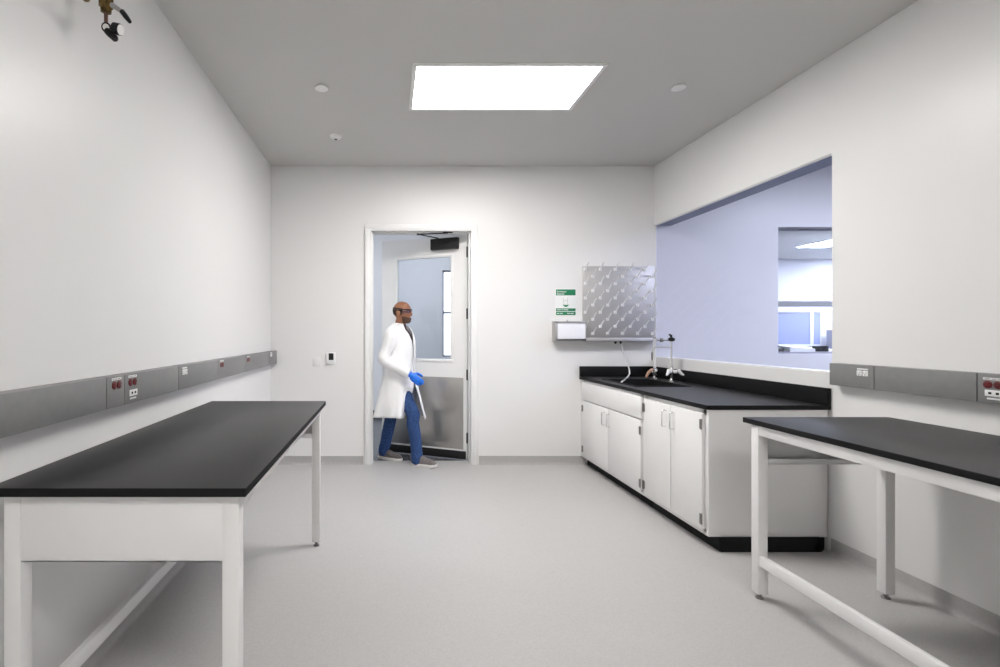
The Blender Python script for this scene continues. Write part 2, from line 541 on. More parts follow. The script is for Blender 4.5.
# ------------------------------------------------------------------ small ceiling fittings
def sprinkler(px, py, label):
    c = ceil_pt(px, py)
    mb = MB()
    mb.lathe((c.x, c.y, HC - 0.0005), (0, 0, -1), [(0, 0.036), (0.010, 0.036), (0.0105, 0.047), (0.014, 0.048), (0.017, 0.046), (0.018, 0.040)], 28)
    o = mb.build('sprinkler_cover', M['trim_white'])
    return tag(o, label, 'sprinkler cover', 'round sprinkler covers on the ceiling')


sprinkler(321.7, 86.5, 'round white sprinkler cover on the ceiling, left of the lit panel')
sprinkler(678.5, 86.0, 'round white sprinkler cover on the ceiling, right of the lit panel')
c = ceil_pt(335.8, 135.5)
sd = thing('smoke_detector', 'small white smoke detector with a dark centre on the ceiling', 'smoke detector', (c.x, c.y, HC))
MB().lathe((c.x, c.y, HC - 0.0005), (0, 0, -1), [(0, 0.052), (0.012, 0.052), (0.02, 0.046), (0.03, 0.030), (0.033, 0.022)], 28).build('body', M['trim_white'], sd)
MB().lathe((c.x, c.y, HC - 0.033), (0, 0, -1), [(0, 0.014), (0.003, 0.014), (0.004, 0.010)], 18).build('sensor', M['grey_dark'], sd)

# ------------------------------------------------------------------ lab benches
def raw_edges(o):
    """the sawn edges of a resin slab are duller than its smooth top"""
    o.data.materials.append(M['black_edge'])
    for p in o.data.polygons:
        if p.normal.z < 0.3:
            p.material_index = 1


def bench(label, x0, x1, y0, y1, lx0, lx1, ly0, ly1, zt, near_visible=True):
    """table top x0..x1,y0..y1, legs inside lx0..lx1, ly0..ly1"""
    t = thing('lab_bench', label, 'bench', ((x0 + x1) / 2, (y0 + y1) / 2, 0), 'white steel lab benches with black tops')
    th = 0.027
    raw_edges(MB().box(x0, x1, y0, y1, zt - th, zt, 0.0022).build('bench_top', M['black_top'], t))
    zb = zt - th
    s = 0.049
    zl = 0.030
    for lx in (lx0, lx1 - s):
        for ly in (ly0, ly1 - s):
            lg = MB().box(lx, lx + s, ly, ly + s, zl, zb - 0.001, 0.002).build('leg', M['white_metal'], t)
            cx, cy = lx + s / 2, ly + s / 2
            g = MB()
            g.cone((cx, cy, 0.010), (cx, cy, zl + 0.004), 0.006, seg=12)
            g.lathe((cx, cy, 0.0), (0, 0, 1), [(0, 0.019), (0.006, 0.019), (0.010, 0.013), (0.012, 0.010)], 18)
            g.cone((cx, cy, 0.018), (cx, cy, 0.025), 0.011, seg=6)
            g.build('levelling_foot', M['hinge'], t, lg)
    # end aprons: folded channels with a lip at the bottom
    for yy, sgn in ((ly0, 1), (ly1, -1)):
        mb = MB()
        a0 = zb - 0.20
        ya, yb_ = yy + sgn * 0.0015, yy + sgn * 0.0055
        mb.box(lx0 + s, lx1 - s, ya, yb_, a0, zb - 0.001, 0.0008)
        mb.box(lx0 + s, lx1 - s, ya, yy + sgn * 0.045, a0, a0 + 0.004, 0.0008)
        mb.box(lx0 + s, lx1 - s, yy + sgn * 0.041, yy + sgn * 0.045, a0, a0 + 0.028, 0.0008)
        mb.build('end_apron', M['white_metal'], t)
    for xx in (lx0, lx1 - 0.028):
        MB().box(xx + 0.002, xx + 0.026, ly0 + s, ly1 - s, zb - 0.052, zb - 0.001, 0.002).build('side_rail', M['white_metal'], t)
    MB().box(lx0 + 0.004, lx0 + 0.030, ly0 + s, ly1 - s, 0.176, 0.229, 0.0012).build('lower_stretcher', M['white_metal'], t)
    return t


ZT = 0.922
bench('black-topped white bench against the left wall below the outlet rail', -1.16, -0.411, 1.439, 3.28, -1.130, -0.440, 1.469, 3.245, ZT)
bench('black-topped white bench on the right, in front of the sink cabinets', 1.880, 2.655, 0.815, 2.655, 1.890, 2.591, 0.86, 2.605, ZT)

# ------------------------------------------------------------------ sink run
CX0, CY0, CZ = 1.986, 3.12, 0.916
FX = 2.006                                     # cabinet face
SX0, SX1, SY0, SY1 = 2.085, 2.525, 4.20, 4.86  # sink cut-out
wt = thing('worktop', 'black epoxy worktop with upstands on the white sink cabinets', 'worktop', ((CX0 + XR) / 2, (CY0 + YB) / 2, CZ - 0.028))
mb = MB()
xs = [CX0, SX0, SX1, XR - 0.003]
ys = [CY0, SY0, SY1, YB - 0.003]
grid = {}
for t_, z in ((0, CZ - 0.028), (1, CZ)):
    for i, x in enumerate(xs):
        for j, y in enumerate(ys):
            grid[(i, j, t_)] = mb.bm.verts.new((x, y, z))
for i in range(3):
    for j in range(3):
        if i == 1 and j == 1:
            continue
        for t_ in (0, 1):
            mb.bm.faces.new([grid[k] for k in ((i, j, t_), (i + 1, j, t_), (i + 1, j + 1, t_), (i, j + 1, t_))])
for i in range(3):
    for j in (0, 3):
        mb.bm.faces.new([grid[k] for k in ((i, j, 0), (i + 1, j, 0), (i + 1, j, 1), (i, j, 1))])
        mb.bm.faces.new([grid[k] for k in ((j, i, 0), (j, i + 1, 0), (j, i + 1, 1), (j, i, 1))])
for (i, j, i2, j2) in ((1, 1, 2, 1), (2, 1, 2, 2), (2, 2, 1, 2), (1, 2, 1, 1)):
    mb.bm.faces.new([grid[k] for k in ((i, j, 0), (i2, j2, 0), (i2, j2, 1), (i, j, 1))])
raw_edges(mb.build('counter_slab', M['black_top'], wt, smooth=30))
MB().box(XR - 0.030, XR - 0.003, CY0, YB - 0.003, CZ + 0.0005, CZ + 0.106, 0.002).build('upstand', M['black_edge'], wt)
MB().box(CX0, XR - 0.031, YB - 0.030, YB - 0.003, CZ + 0.0005, CZ + 0.106, 0.002).build('upstand', M['black_edge'], wt)

sk = thing('lab_sink', 'black basin let into the worktop near the back wall', 'sink', ((SX0 + SX1) / 2, (SY0 + SY1) / 2, CZ - 0.24))
mb = MB()
rim = []
def rect(x0, x1, y0, y1, z, r=0.03, n=4):
    pts = []
    for cx, cy, a0 in ((x1 - r, y1 - r, 0), (x0 + r, y1 - r, 90), (x0 + r, y0 + r, 180), (x1 - r, y0 + r, 270)):
        for k in range(n + 1):
            a = math.radians(a0 + 90 * k / n)
            pts.append((cx + r * math.cos(a), cy + r * math.sin(a), z))
    return pts
g = 0.002
rows = [rect(SX0 + g, SX1 - g, SY0 + g, SY1 - g, CZ - 0.24, 0.02),
        rect(SX0 + g, SX1 - g, SY0 + g, SY1 - g, CZ + 0.0005, 0.004),
        rect(SX0 - 0.014, SX1 + 0.014, SY0 - 0.014, SY1 + 0.014, CZ + 0.0008, 0.016),
        rect(SX0 - 0.012, SX1 + 0.012, SY0 - 0.012, SY1 + 0.012, CZ + 0.007, 0.016),
        rect(SX0 + 0.012, SX1 - 0.012, SY0 + 0.012, SY1 - 0.012, CZ + 0.007, 0.02),
        rect(SX0 + 0.016, SX1 - 0.016, SY0 + 0.016, SY1 - 0.016, CZ - 0.20, 0.03),
        rect(SX0 + 0.05, SX1 - 0.05, SY0 + 0.05, SY1 - 0.05, CZ - 0.222, 0.03)]
mb.grid(rows, closed=True)
mb.bm.verts.ensure_lookup_table()
n = len(rows[0])
mb.bm.faces.new([mb.bm.verts[k] for k in range(n)])
mb.bm.faces.new([mb.bm.verts[k] for k in range(len(mb.bm.verts) - n, len(mb.bm.verts))])
mb.build('basin', M['black_edge'], sk, smooth=35)
MB().lathe(((SX0 + SX1) / 2, (SY0 + SY1) / 2, CZ - 0.2225), (0, 0, 1), [(0, 0.04), (0.003, 0.04), (0.004, 0.03), (0.001, 0.025)], 20).build('drain', M['steel'], sk)

ZB0, ZB1 = 0.09, CZ - 0.0285                  # cabinet box
XT = 2.070                                    # toe kick face


def wire_pull(y, z0, z1, root, parent):
    x = FX - 0.021
    out = x - 0.03
    pts = [(x + 0.002, y, z0), (out + 0.006, y, z0), (out, y, z0 + 0.006), (out, y, z1 - 0.006), (out + 0.006, y, z1), (x + 0.002, y, z1)]
    MB().tube(pts, 0.0048, 10).build('handle', M['chrome'], root, parent)


def cab_hinge(y, z, side, root, parent):
    mb = MB()
    mb.cone((FX - 0.026, y, z - 0.033), (FX - 0.026, y, z + 0.033), 0.0065, seg=12)
    mb.box(FX - 0.0245, FX - 0.0225, y, y + side * 0.022, z - 0.031, z + 0.031, 0.0008)
    mb.build('hinge', M['hinge'], root, parent)


def cabinet(name, label, y0, y1, doors, filler=None):
    """doors: list of (ya, yb, z0, z1, handle y, handle z0, hinge y side)"""
    t = thing(name, label, 'cabinet', ((FX + XR) / 2, (y0 + y1) / 2, 0))
    mb = MB()
    s = 0.019
    mb.box(FX, XR - 0.012, y0, y0 + s, ZB0, ZB1, 0.001)          # side panels
    mb.box(FX, XR - 0.012, y1 - s, y1, ZB0, ZB1, 0.001)
    mb.box(FX, XR - 0.012, y0 + s, y1 - s, ZB0, ZB0 + s)          # bottom
    mb.box(XR - 0.03, XR - 0.012, y0 + s, y1 - s, ZB0 + s, ZB1)   # back
    mb.box(FX, FX + 0.02, y0 + s, y1 - s, ZB1 - 0.04, ZB1)        # top rail
    mb.box(FX, FX + 0.02, y0 + s, y1 - s, ZB0 + s, ZB0 + 0.035)   # bottom rail
    mb.box(FX, FX + 0.02, y0 + s, y0 + 0.05, ZB0 + s, ZB1)        # stiles
    mb.box(FX, FX + 0.02, y1 - 0.05, y1 - s, ZB0 + s, ZB1)
    mb.build('carcass', M['white_lam'], t)
    return t


YS = 3.912                                     # joint between the two units
bc = cabinet('base_cabinet', 'white cabinet with two tall doors at the near end of the worktop', 3.135, YS - 0.001, None)
sc_ = cabinet('sink_cabinet', 'white sink cabinet with a blank front panel over two doors, by the back wall', YS + 0.001, 5.135, None)


def door(root, ya, yb, z0, z1, hy, hz0, hz1, hside, hz):
    d = MB().box(FX - 0.021, FX - 0.001, ya, yb, z0, z1, 0.002).build('cabinet_door', M['white_lam'], root)
    wire_pull(hy, hz0, hz1, root, d)
    for z in hz:
        cab_hinge(ya - 0.001 if hside < 0 else yb + 0.001, z, -hside, root, d)


door(bc, 3.168, 3.517, 0.122, 0.858, 3.478, 0.700, 0.815, -1, (0.790, 0.190))
door(bc, 3.523, 3.890, 0.122, 0.858, 3.575, 0.700, 0.815, 1, (0.790, 0.190))
MB().box(FX - 0.021, FX - 0.001, YS + 0.02, 5.115, 0.690, 0.866, 0.002).build('front_panel', M['white_lam'], sc_)
door(sc_, 3.940, 4.527, 0.122, 0.682, 4.485, 0.525, 0.64, -1, (0.600, 0.185))
door(sc_, 4.533, 5.115, 0.122, 0.682, 4.585, 0.525, 0.64, 1, (0.600, 0.185))
MB().box(FX, FX + 0.02, 5.136, YB - 0.001, ZB0, ZB1, 0.001).build('filler_strip', M['white_lam'], sc_)


def toe(y0, y1, root, near):
    mb = MB()
    pts = [(XT, y0), (XT, y1), (XT + 0.02, y1)]
    if near:
        mb.box(XT, XT + 0.02, y0 + 0.006, y1, 0.0, ZB0 - 0.0005, 0.001)
        mb.box(XT + 0.004, XR - 0.075, y0, y0 + 0.01, 0.0, ZB0 - 0.0005, 0.002)
        mb.cone((XR - 0.075, y0, 0.03), (XR - 0.075, y0 + 0.01, 0.03), 0.03, seg=24)
        mb.box(XR - 0.075, XR - 0.045, y0, y0 + 0.01, 0.03, ZB0 - 0.0005)
        mb.lathe((XT + 0.012, y0 + 0.012, 0), (0, 0, 1), [(0, 0.012), (ZB0 - 0.0005, 0.012)], 20)
    else:
        mb.box(XT, XT + 0.02, y0, y1, 0.0, ZB0 - 0.0005, 0.001)
    mb.build('toe_kick', M['toe'], root)


toe(3.120, YS - 0.001, bc, True)
toe(YS + 0.001, YB - 0.006, sc_, False)
MB().box(XT + 0.03, XR - 0.06, 3.140, YS - 0.004, 0.0, ZB0 - 0.001).build('plinth', M['toe'], bc).parent = bc
MB().box(XT + 0.03, XR - 0.06, YS + 0.004, 5.13, 0.0, ZB0 - 0.001).build('plinth', M['toe'], sc_)

# ------------------------------------------------------------------ sink taps
def arc(c, r, a0, a1, n, ux, uz=Vector((0, 0, 1))):
    return [Vector(c) + ux * (r * math.cos(math.radians(a0 + (a1 - a0) * k / n))) + uz * (r * math.sin(math.radians(a0 + (a1 - a0) * k / n))) for k in range(n + 1)]


fa = thing('water_tap', 'tall chrome laboratory tap with lever handles and a black wheel, nearer the worktop end', 'tap', (2.615, 4.62, CZ))
bx, by = 2.615, 4.62
MB().lathe((bx, by, CZ), (0, 0, 1), [(0, 0.027), (0.006, 0.027), (0.010, 0.019), (0.03, 0.012), (0.05, 0.012), (0.06, 0.02), (0.10, 0.022), (0.13, 0.018), (0.15, 0.011)], 20).build('body', M['chrome'], fa)
MB().tube([(bx, by, CZ + 0.14), (bx, by, CZ + 0.40)], 0.0085, 12).build('riser', M['chrome'], fa)
mb = MB()
mb.tube([(bx, by, CZ + 0.318), (bx - 0.06, by - 0.005, CZ + 0.322), (bx - 0.13, by - 0.01, CZ + 0.322), (bx - 0.165, by - 0.012, CZ + 0.318), (bx - 0.182, by - 0.013, CZ + 0.30), (bx - 0.186, by - 0.013, CZ + 0.27)], 0.0075, 12)
mb.build('spout', M['steel'], fa)
MB().lathe((bx - 0.186, by - 0.013, CZ + 0.275), (0, 0, -1), [(0, 0.008), (0.01, 0.010), (0.05, 0.008), (0.075, 0.005)], 14).build('nozzle', M['hinge'], fa)
for sgn, nm in ((-1, 'lever_handle'), (1, 'lever_handle')):
    mb = MB()
    a_ = Vector((bx, by, CZ + 0.095))
    d_ = Vector((sgn * 0.8, -0.6, 0)).normalized()
    e_ = a_ + d_ * 0.045
    mb.cone(a_, e_, 0.014, 0.017, 14)
    q = e_ + d_ * 0.006
    mb.tube([q + Vector((0, 0, 0.02)), q + Vector((sgn * 0.01, -0.01, 0)), q + Vector((sgn * 0.025, -0.02, -0.02)), q + Vector((sgn * 0.04, -0.03, -0.028))], [0.015, 0.016, 0.012, 0.006], 10)
    mb.build(nm, M['white_plastic'], fa)
mb = MB()
mb.lathe((bx, by, CZ + 0.375), (0, 0, 1), [(0, 0.010), (0.004, 0.026), (0.020, 0.030), (0.032, 0.026), (0.036, 0.010)], 18)
mb.tube([(bx, by, CZ + 0.40), (bx - 0.004, by, CZ + 0.43), (bx - 0.022, by, CZ + 0.438)], [0.010, 0.011, 0.008], 10)
mb.build('hand_wheel', M['black_hw'], fa)
mb = MB()
mb.tube([(bx - 0.02, by, CZ + 0.386), (bx - 0.13, by, CZ + 0.386)], 0.006, 10)
mb.lathe((bx - 0.105, by, CZ + 0.386), (1, 0, 0), [(0, 0.008), (0.004, 0.019), (0.022, 0.019), (0.026, 0.008)], 16)
mb.build('side_valve', M['hinge'], fa)

fb = thing('eyewash_tap', 'slim white riser with a tan curved lever at its foot, in the worktop corner', 'tap', (2.62, 4.93, CZ))
bx, by = 2.625, 4.93
MB().lathe((bx, by, CZ), (0, 0, 1), [(0, 0.026), (0.006, 0.026), (0.012, 0.017), (0.03, 0.015), (0.05, 0.03), (0.075, 0.034), (0.095, 0.024), (0.11, 0.011)], 20).build('body', M['chrome'], fb)
MB().tube([(bx, by, CZ + 0.10), (bx, by, CZ + 0.36), (bx, by, CZ + 0.40)], [0.012, 0.010, 0.008], 12).build('riser', M['tube'], fb)
MB().tube([(bx - 0.02, by - 0.02, CZ + 0.085), (bx - 0.05, by - 0.04, CZ + 0.092), (bx - 0.085, by - 0.05, CZ + 0.070), (bx - 0.105, by - 0.052, CZ + 0.035), (bx - 0.11, by - 0.052, CZ + 0.015)], [0.012, 0.014, 0.014, 0.012, 0.009], 12).build('lever', M['tan'], fb)
MB().lathe((bx, by, CZ + 0.395), (0, 0, 1), [(0, 0.009), (0.003, 0.014), (0.02, 0.014), (0.024, 0.008)], 14).build('cap', M['steel'], fb)

# ------------------------------------------------------------------ drying rack
p0, p1 = P(582.4, 266.3), P(656, 337.5)
rx0, rx1, rz0, rz1 = p0.x, XR - 0.004, p1.z, p0.z
dr = thing('drying_rack', 'stainless steel drying board with rows of white pegs above the sink', 'drying rack', ((rx0 + rx1) / 2, YB, rz0))
MB().box(rx0, rx1, YB - 0.022, YB - 0.001, rz0, rz1, 0.002).build('board', M['steel'], dr)
mb = MB()
mb.box(rx0 - 0.0, rx1, YB - 0.095, YB - 0.001, rz0 - 0.040, rz0 - 0.036, 0.001)
mb.box(rx0 - 0.0, rx1, YB - 0.095, YB - 0.091, rz0 - 0.040, rz0 - 0.002, 0.001)
mb.box(rx0, rx0 + 0.004, YB - 0.095, YB - 0.001, rz0 - 0.040, rz0 - 0.002, 0.001)
mb.box(rx1 - 0.004, rx1, YB - 0.095, YB - 0.001, rz0 - 0.040, rz0 - 0.002, 0.001)
mb.build('trough', M['steel'], dr)
peg0 = None
for ci in range(10):
    for ri in range(5):
        px = 585.2 + ci * 7.45
        py = 269.5 + ri * 14.25 + (7.1 if ci % 2 else 0)
        q = P(px, py, YB - 0.022)
        if q.x > rx1 - 0.018:
            q.x = rx1 - 0.018
        if peg0 is None:
            mb = MB()
            yy = YB - 0.0225
            mb.box(q.x - 0.0155, q.x + 0.0155, yy - 0.007, yy, q.z - 0.0155, q.z + 0.0155, 0.002)
            mb.tube([(q.x, yy - 0.004, q.z), (q.x, yy - 0.045, q.z + 0.030), (q.x, yy - 0.090, q.z + 0.062), (q.x, yy - 0.094, q.z + 0.064)], [0.0058, 0.0052, 0.0045, 0.002], 8)
            peg0 = mb.build('peg', M['peg'], dr)
            pq = q.copy()
        else:
            o = peg0.copy()
            COL.objects.link(o)
            o.parent = dr
            o.location = (q.x - pq.x, 0, q.z - pq.z)
tp = [P(621, 341, YB - 0.055), P(622, 346, YB - 0.06), P(624, 354, YB - 0.07), P(628, 365, YB - 0.10), P(629.5, 371, YB - 0.15), P(629, 375, YB - 0.24), P(625, 379.5, YB - 0.36), P(621.5, 382.0, YB - 0.46), P(620.0, 386.0, YB - 0.50)]
sm = []
for i in range(len(tp) - 1):
    a_, b_ = tp[max(0, i - 1)], tp[i]
    c_, d_ = tp[i + 1], tp[min(len(tp) - 1, i + 2)]
    for k in range(4):
        u = k / 4
        sm.append(0.5 * ((2 * b_) + (c_ - a_) * u + (2 * a_ - 5 * b_ + 4 * c_ - d_) * u * u + (3 * b_ - a_ - 3 * c_ + d_) * u ** 3))
sm.append(tp[-1])
MB().tube(sm, 0.0065, 10).build('drain_hose', M['tube'], dr)
for px in (615.5, 620.8):
    mb = MB()
    q = P(px, 341.5, YB - 0.055)
    mb.lathe((q.x, q.y, rz0 - 0.038), (0, 0, -1), [(0, 0.014), (0.012, 0.014), (0.016, 0.009), (0.026, 0.009)], 14)
    mb.build('drain_outlet', M['black_hw'], dr)

# wall box with pale front, left of the board
q0, q1 = P(555.2, 321.2, YB - 0.10), P(586.5, 341.2, YB - 0.10)
wb = thing('wall_dispenser', 'shallow stainless steel wall box with a pale front under the green sign', 'dispenser', ((q0.x + q1.x) / 2, YB, q1.z))
mb = MB()
X0, X1, Z0, Z1 = q0.x, q1.x, q1.z, q0.z
mb.box(X0, X1, YB - 0.100, YB - 0.001, Z1 - 0.004, Z1, 0.001)
mb.box(X0, X1, YB - 0.100, YB - 0.001, Z0, Z0 + 0.004, 0.001)
mb.box(X0, X0 + 0.004, YB - 0.100, YB - 0.001, Z0 + 0.004, Z1 - 0.004, 0.001)
mb.box(X1 - 0.004, X1, YB - 0.100, YB - 0.001, Z0 + 0.004, Z1 - 0.004, 0.001)
mb.box(X0 + 0.004, X1 - 0.004, YB - 0.006, YB - 0.001, Z0 + 0.004, Z1 - 0.004)
mb.box(X0, X0 + 0.026, YB - 0.100, YB - 0.096, Z0, Z1, 0.001)
mb.box(X0, X1, YB - 0.100, YB - 0.096, Z1 - 0.018, Z1, 0.001)
mb.build('case', M['steel'], wb)
MB().box(X0 + 0.028, X1 - 0.005, YB - 0.093, YB - 0.03, Z0 + 0.022, Z1 - 0.019, 0.004).build('front_panel', M['paper'], wb)
MB().lathe(((X0 + X1) / 2 - 0.02, YB - 0.05, Z1), (0, 0, 1), [(0, 0.012), (0.006, 0.012), (0.010, 0.006), (0.016, 0.006)], 12).build('knob', M['steel'], wb)

# eyewash sign
s0, s1 = P(555.0, 288.6), P(576.2, 315.8)
es = thing('eyewash_sign', 'white wall sign with two green bands reading Emergency Eyewash', 'sign', ((s0.x + s1.x) / 2, YB, s1.z))
MB().box(s0.x, s1.x, YB - 0.004, YB - 0.0008, s1.z, s0.z, 0.0008).build('backing_plate', M['sign_white'], es)
def band(y0, y1):
    a_, b_ = P(555.8, y0), P(575.4, y1)
    return MB().box(a_.x, b_.x, YB - 0.0056, YB - 0.0041, b_.z, a_.z, 0.0004).build('green_band', M['green'], es)
g1 = band(289.4, 295.4)
g2 = band(308.4, 311.2)
g3 = band(311.8, 315.1)
q = P(556.8, 292.3)
text_mesh('lettering', 'Emergency', 0.022, (q.x, YB - 0.0058, q.z), M['sign_white'], es, g1, bold=0.0004)
q = P(556.8, 294.6)
text_mesh('lettering', 'Eyewash', 0.022, (q.x, YB - 0.0058, q.z), M['sign_white'], es, g1, bold=0.0004)
for gb, yy, segs in ((g2, 309.8, ((556.6, 560.5), (561.2, 562.8), (563.4, 568.0))), (g3, 313.4, ((556.8, 559.0), (559.6, 562.6), (567.0, 569.8), (570.4, 573.5)))):
    for a_, b_ in segs:
        u, w = P(a_, yy - 0.35), P(b_, yy + 0.35)
        MB().box(u.x, w.x, YB - 0.0066, YB - 0.0054, w.z, u.z).build('print_line', M['sign_white'], es, gb)
mb = MB()
pts = [(562.9, 297.6), (563.4, 297.6), (563.8, 300.4), (564.2, 304.3), (563.7, 304.3), (563.2, 300.6)]
mb.poly([P(a_, b_, YB - 0.0041) for a_, b_ in pts], 0.001, (0, -1, 0))
mb.poly([P(2 * 565.5 - a_, b_, YB - 0.0041) for a_, b_ in reversed(pts)], 0.001, (0, -1, 0))
mb.poly([P(a_, b_, YB - 0.0041) for a_, b_ in ((564.4, 300.2), (566.6, 300.2), (566.3, 301.0), (564.7, 301.0))], 0.001, (0, -1, 0))
mb.build('pictogram', M['sign_grey'], es)
mb = MB()
mb.poly([P(a_, b_, YB - 0.0041) for a_, b_ in ((562.9, 304.4), (564.2, 304.9), (567.4, 304.9), (568.7, 304.4), (568.2, 305.8), (566.8, 306.9), (564.8, 306.9), (563.4, 305.8))], 0.0012, (0, -1, 0))
mb.build('pictogram_basin', M['green'], es)

# ------------------------------------------------------------------ wall sensor and blank plate
q0, q1 = P(326.5, 352.4), P(335.6, 363.8)
tn = thing('wall_thermostat', 'small white thermostat with a dark screen left of the door', 'thermostat', ((q0.x + q1.x) / 2, YB, q1.z))
MB().box(q0.x, q1.x, YB - 0.024, YB - 0.001, q1.z, q0.z, 0.005).build('case', M['white_plastic'], tn)
a_, b_ = P(329.0, 353.2), P(333.8, 359.9)
MB().box(a_.x, b_.x, YB - 0.026, YB - 0.0235, b_.z, a_.z, 0.0008).build('screen', M['black_hw'], tn)
mb = MB()
for k in range(3):
    u = P(329.3 + 2.1 * k, 362.0, YB - 0.024)
    mb.lathe(u, (0, -1, 0), [(-0.001, 0.005), (0.002, 0.005), (0.003, 0.003)], 10)
mb.build('button', M['trim_white'], tn)
q0, q1 = P(312.6, 357.2), P(320.2, 366.2)
bp_ = thing('blank_wall_plate', 'white blank cover plate beside the thermostat', 'wall plate', ((q0.x + q1.x) / 2, YB, q1.z))
MB().box(q0.x, q1.x, YB - 0.006, YB - 0.0008, q1.z, q0.z, 0.002).build('plate', M['wall'], bp_)
for px in (314.6, 318.2):
    mb = MB()
    u = P(px, 362.4, YB - 0.006)
    mb.lathe(u, (0, -1, 0), [(-0.0005, 0.004), (0.001, 0.004), (0.0015, 0.003)], 10)
    mb.build('screw', M['trim_white'], bp_)

# ------------------------------------------------------------------ outlet rails
RZ0, RZ1 = 1.052, 1.184


def rail(label, side, y0, y1, seams, sockets):
    """side -1: on left wall facing +x ; +1: on right wall facing -x"""
    xw = XL if side < 0 else XR
    d = -side                                     # direction into the room
    fx = xw + d * 0.062
    t = thing('outlet_rail', label, 'outlet rail', (xw, (y0 + y1) / 2, RZ0), 'grey outlet rails along the side walls')
    MB().box(xw + d * 0.0008, fx - d * 0.004, y0, y1, RZ0 + 0.004, RZ1 - 0.004, 0.002).build('channel', M['grey_dark'], t)
    ys_ = [y0] + sorted(seams) + [y1]
    for a_, b_ in zip(ys_, ys_[1:]):
        mb = MB()
        g_ = 0.0022
        mb.box(fx - d * 0.005, fx, a_ + g_, b_ - g_, RZ0, RZ1, 0.0015)
        mb.box(xw + d * 0.0008, fx - d * 0.003, a_ + g_, b_ - g_, RZ1 - 0.003, RZ1, 0.0008)
        mb.box(xw + d * 0.0008, fx - d * 0.003, a_ + g_, b_ - g_, RZ0, RZ0 + 0.003, 0.0008)
        mb.build('cover', M['grey_rail'], t)
    for kind, yc, zc in sockets:
        if kind == 'red':
            for s in (-1, 1):
                c_ = Vector((fx, yc + s * 0.0195, zc))
                mb = MB()
                mb.lathe(c_ - Vector((d * 0.001, 0, 0)), (d, 0, 0), [(0, 0.017), (0.004, 0.017), (0.005, 0.0155)], 22)
                rc = mb.build('red_receptacle', M['red'], t)
                mb = MB()
                x_ = fx + d * 0.0038
                mb.box(x_, x_ + d * 0.0008, c_.y - 0.008, c_.y - 0.0055, zc - 0.001, zc + 0.008)
                mb.box(x_, x_ + d * 0.0008, c_.y + 0.0055, c_.y + 0.008, zc - 0.001, zc + 0.008)
                mb.lathe((x_, c_.y, zc - 0.0075), (d, 0, 0), [(0, 0.003), (0.0008, 0.003)], 10)
                mb.build('slots', M['slot'], t, rc)
            lb = MB().box(fx, fx + d * 0.001, yc - 0.037, yc + 0.037, zc + 0.021, zc + 0.031, 0.0003).build('label_strip', M['label'], t)
            for u, w in ((-0.032, -0.018), (-0.014, 0.004), (0.010, 0.030)):
                MB().box(fx + d * 0.0008, fx + d * 0.0013, yc + u, yc + w, zc + 0.0245, zc + 0.0275).build('print_line', M['ink'], t, lb)
        elif kind == 'data':
            pl = MB().box(fx, fx + d * 0.004, yc - 0.034, yc + 0.034, zc - 0.014, zc + 0.014, 0.001).build('data_plate', M['white_plastic'], t)
            mb = MB()
            for s in (-1, 1):
                mb.box(fx + d * 0.0036, fx + d * 0.0046, yc + s * 0.014 - 0.006, yc + s * 0.014 + 0.006, zc - 0.005, zc + 0.005)
            mb.build('port', M['slot'], t, pl)
            MB().box(fx, fx + d * 0.001, yc - 0.028, yc + 0.028, zc - 0.029, zc - 0.021, 0.0003).build('label_strip', M['label'], t)
        elif kind == 'white':
            for s in (-1, 1):
                c_ = Vector((fx, yc + s * 0.018, zc))
                rc = MB().box(fx - d * 0.001, fx + d * 0.004, c_.y - 0.0155, c_.y + 0.0155, zc - 0.015, zc + 0.015, 0.003).build('white_receptacle', M['white_plastic'], t)
                mb = MB()
                x_ = fx + d * 0.0037
                mb.box(x_, x_ + d * 0.0008, c_.y - 0.007, c_.y - 0.005, zc - 0.001, zc + 0.007)
                mb.box(x_, x_ + d * 0.0008, c_.y + 0.005, c_.y + 0.007, zc - 0.001, zc + 0.007)
                mb.lathe((x_, c_.y, zc - 0.0075), (d, 0, 0), [(0, 0.0028), (0.0008, 0.0028)], 10)
                mb.build('slots', M['slot'], t, rc)
            MB().box(fx, fx + d * 0.001, yc - 0.033, yc + 0.033, zc + 0.019, zc + 0.028, 0.0003).build('label_strip', M['label'], t)
    mb = MB()
    mb.box(xw + d * 0.001, fx - d * 0.002, y0 - 0.003, y0 - 0.0002, RZ0 + 0.001, RZ1 - 0.001, 0.0008)
    if side > 0:
        mb = MB()
        mb.box(xw + d * 0.001, fx - d * 0.002, y1 + 0.0002, y1 + 0.003, RZ0 + 0.001, RZ1 - 0.001, 0.0008)
    mb.build('end_cap', M['grey_rail'], t)
    return t


FXL = XL + 0.062


def yl(px):
    return FXL * F / (px - VX)


FXR = XR - 0.062


def yr(px):
    return FXR * F / (px - VX)


rail('grey outlet rail on the left wall, running above the left bench to the back corner', -1, -0.9, YB - 0.004,
     [0.55, yl(106.8), yl(124.6), yl(178.5), yl(218), yl(245), yl(268.8)],
     [('red', yl(116.6), 1.146), ('red', yl(132.6), 1.146), ('data', yl(133.0), 1.098), ('white', yl(184.6), 1.146),
      ('red', yl(221.9), 1.146), ('red', yl(248.3), 1.146), ('white', yl(271.2), 1.15)])
rail('grey outlet rail on the right wall, starting beside the worktop end', 1, -0.9, yr(829.6),
     [yr(874), yr(976.8), 1.55, 0.4],
     [('white', yr(862.5), 1.138), ('red', yr(993.0), 1.136), ('data', yr(994.5), 1.098), ('red', 0.9, 1.136)])

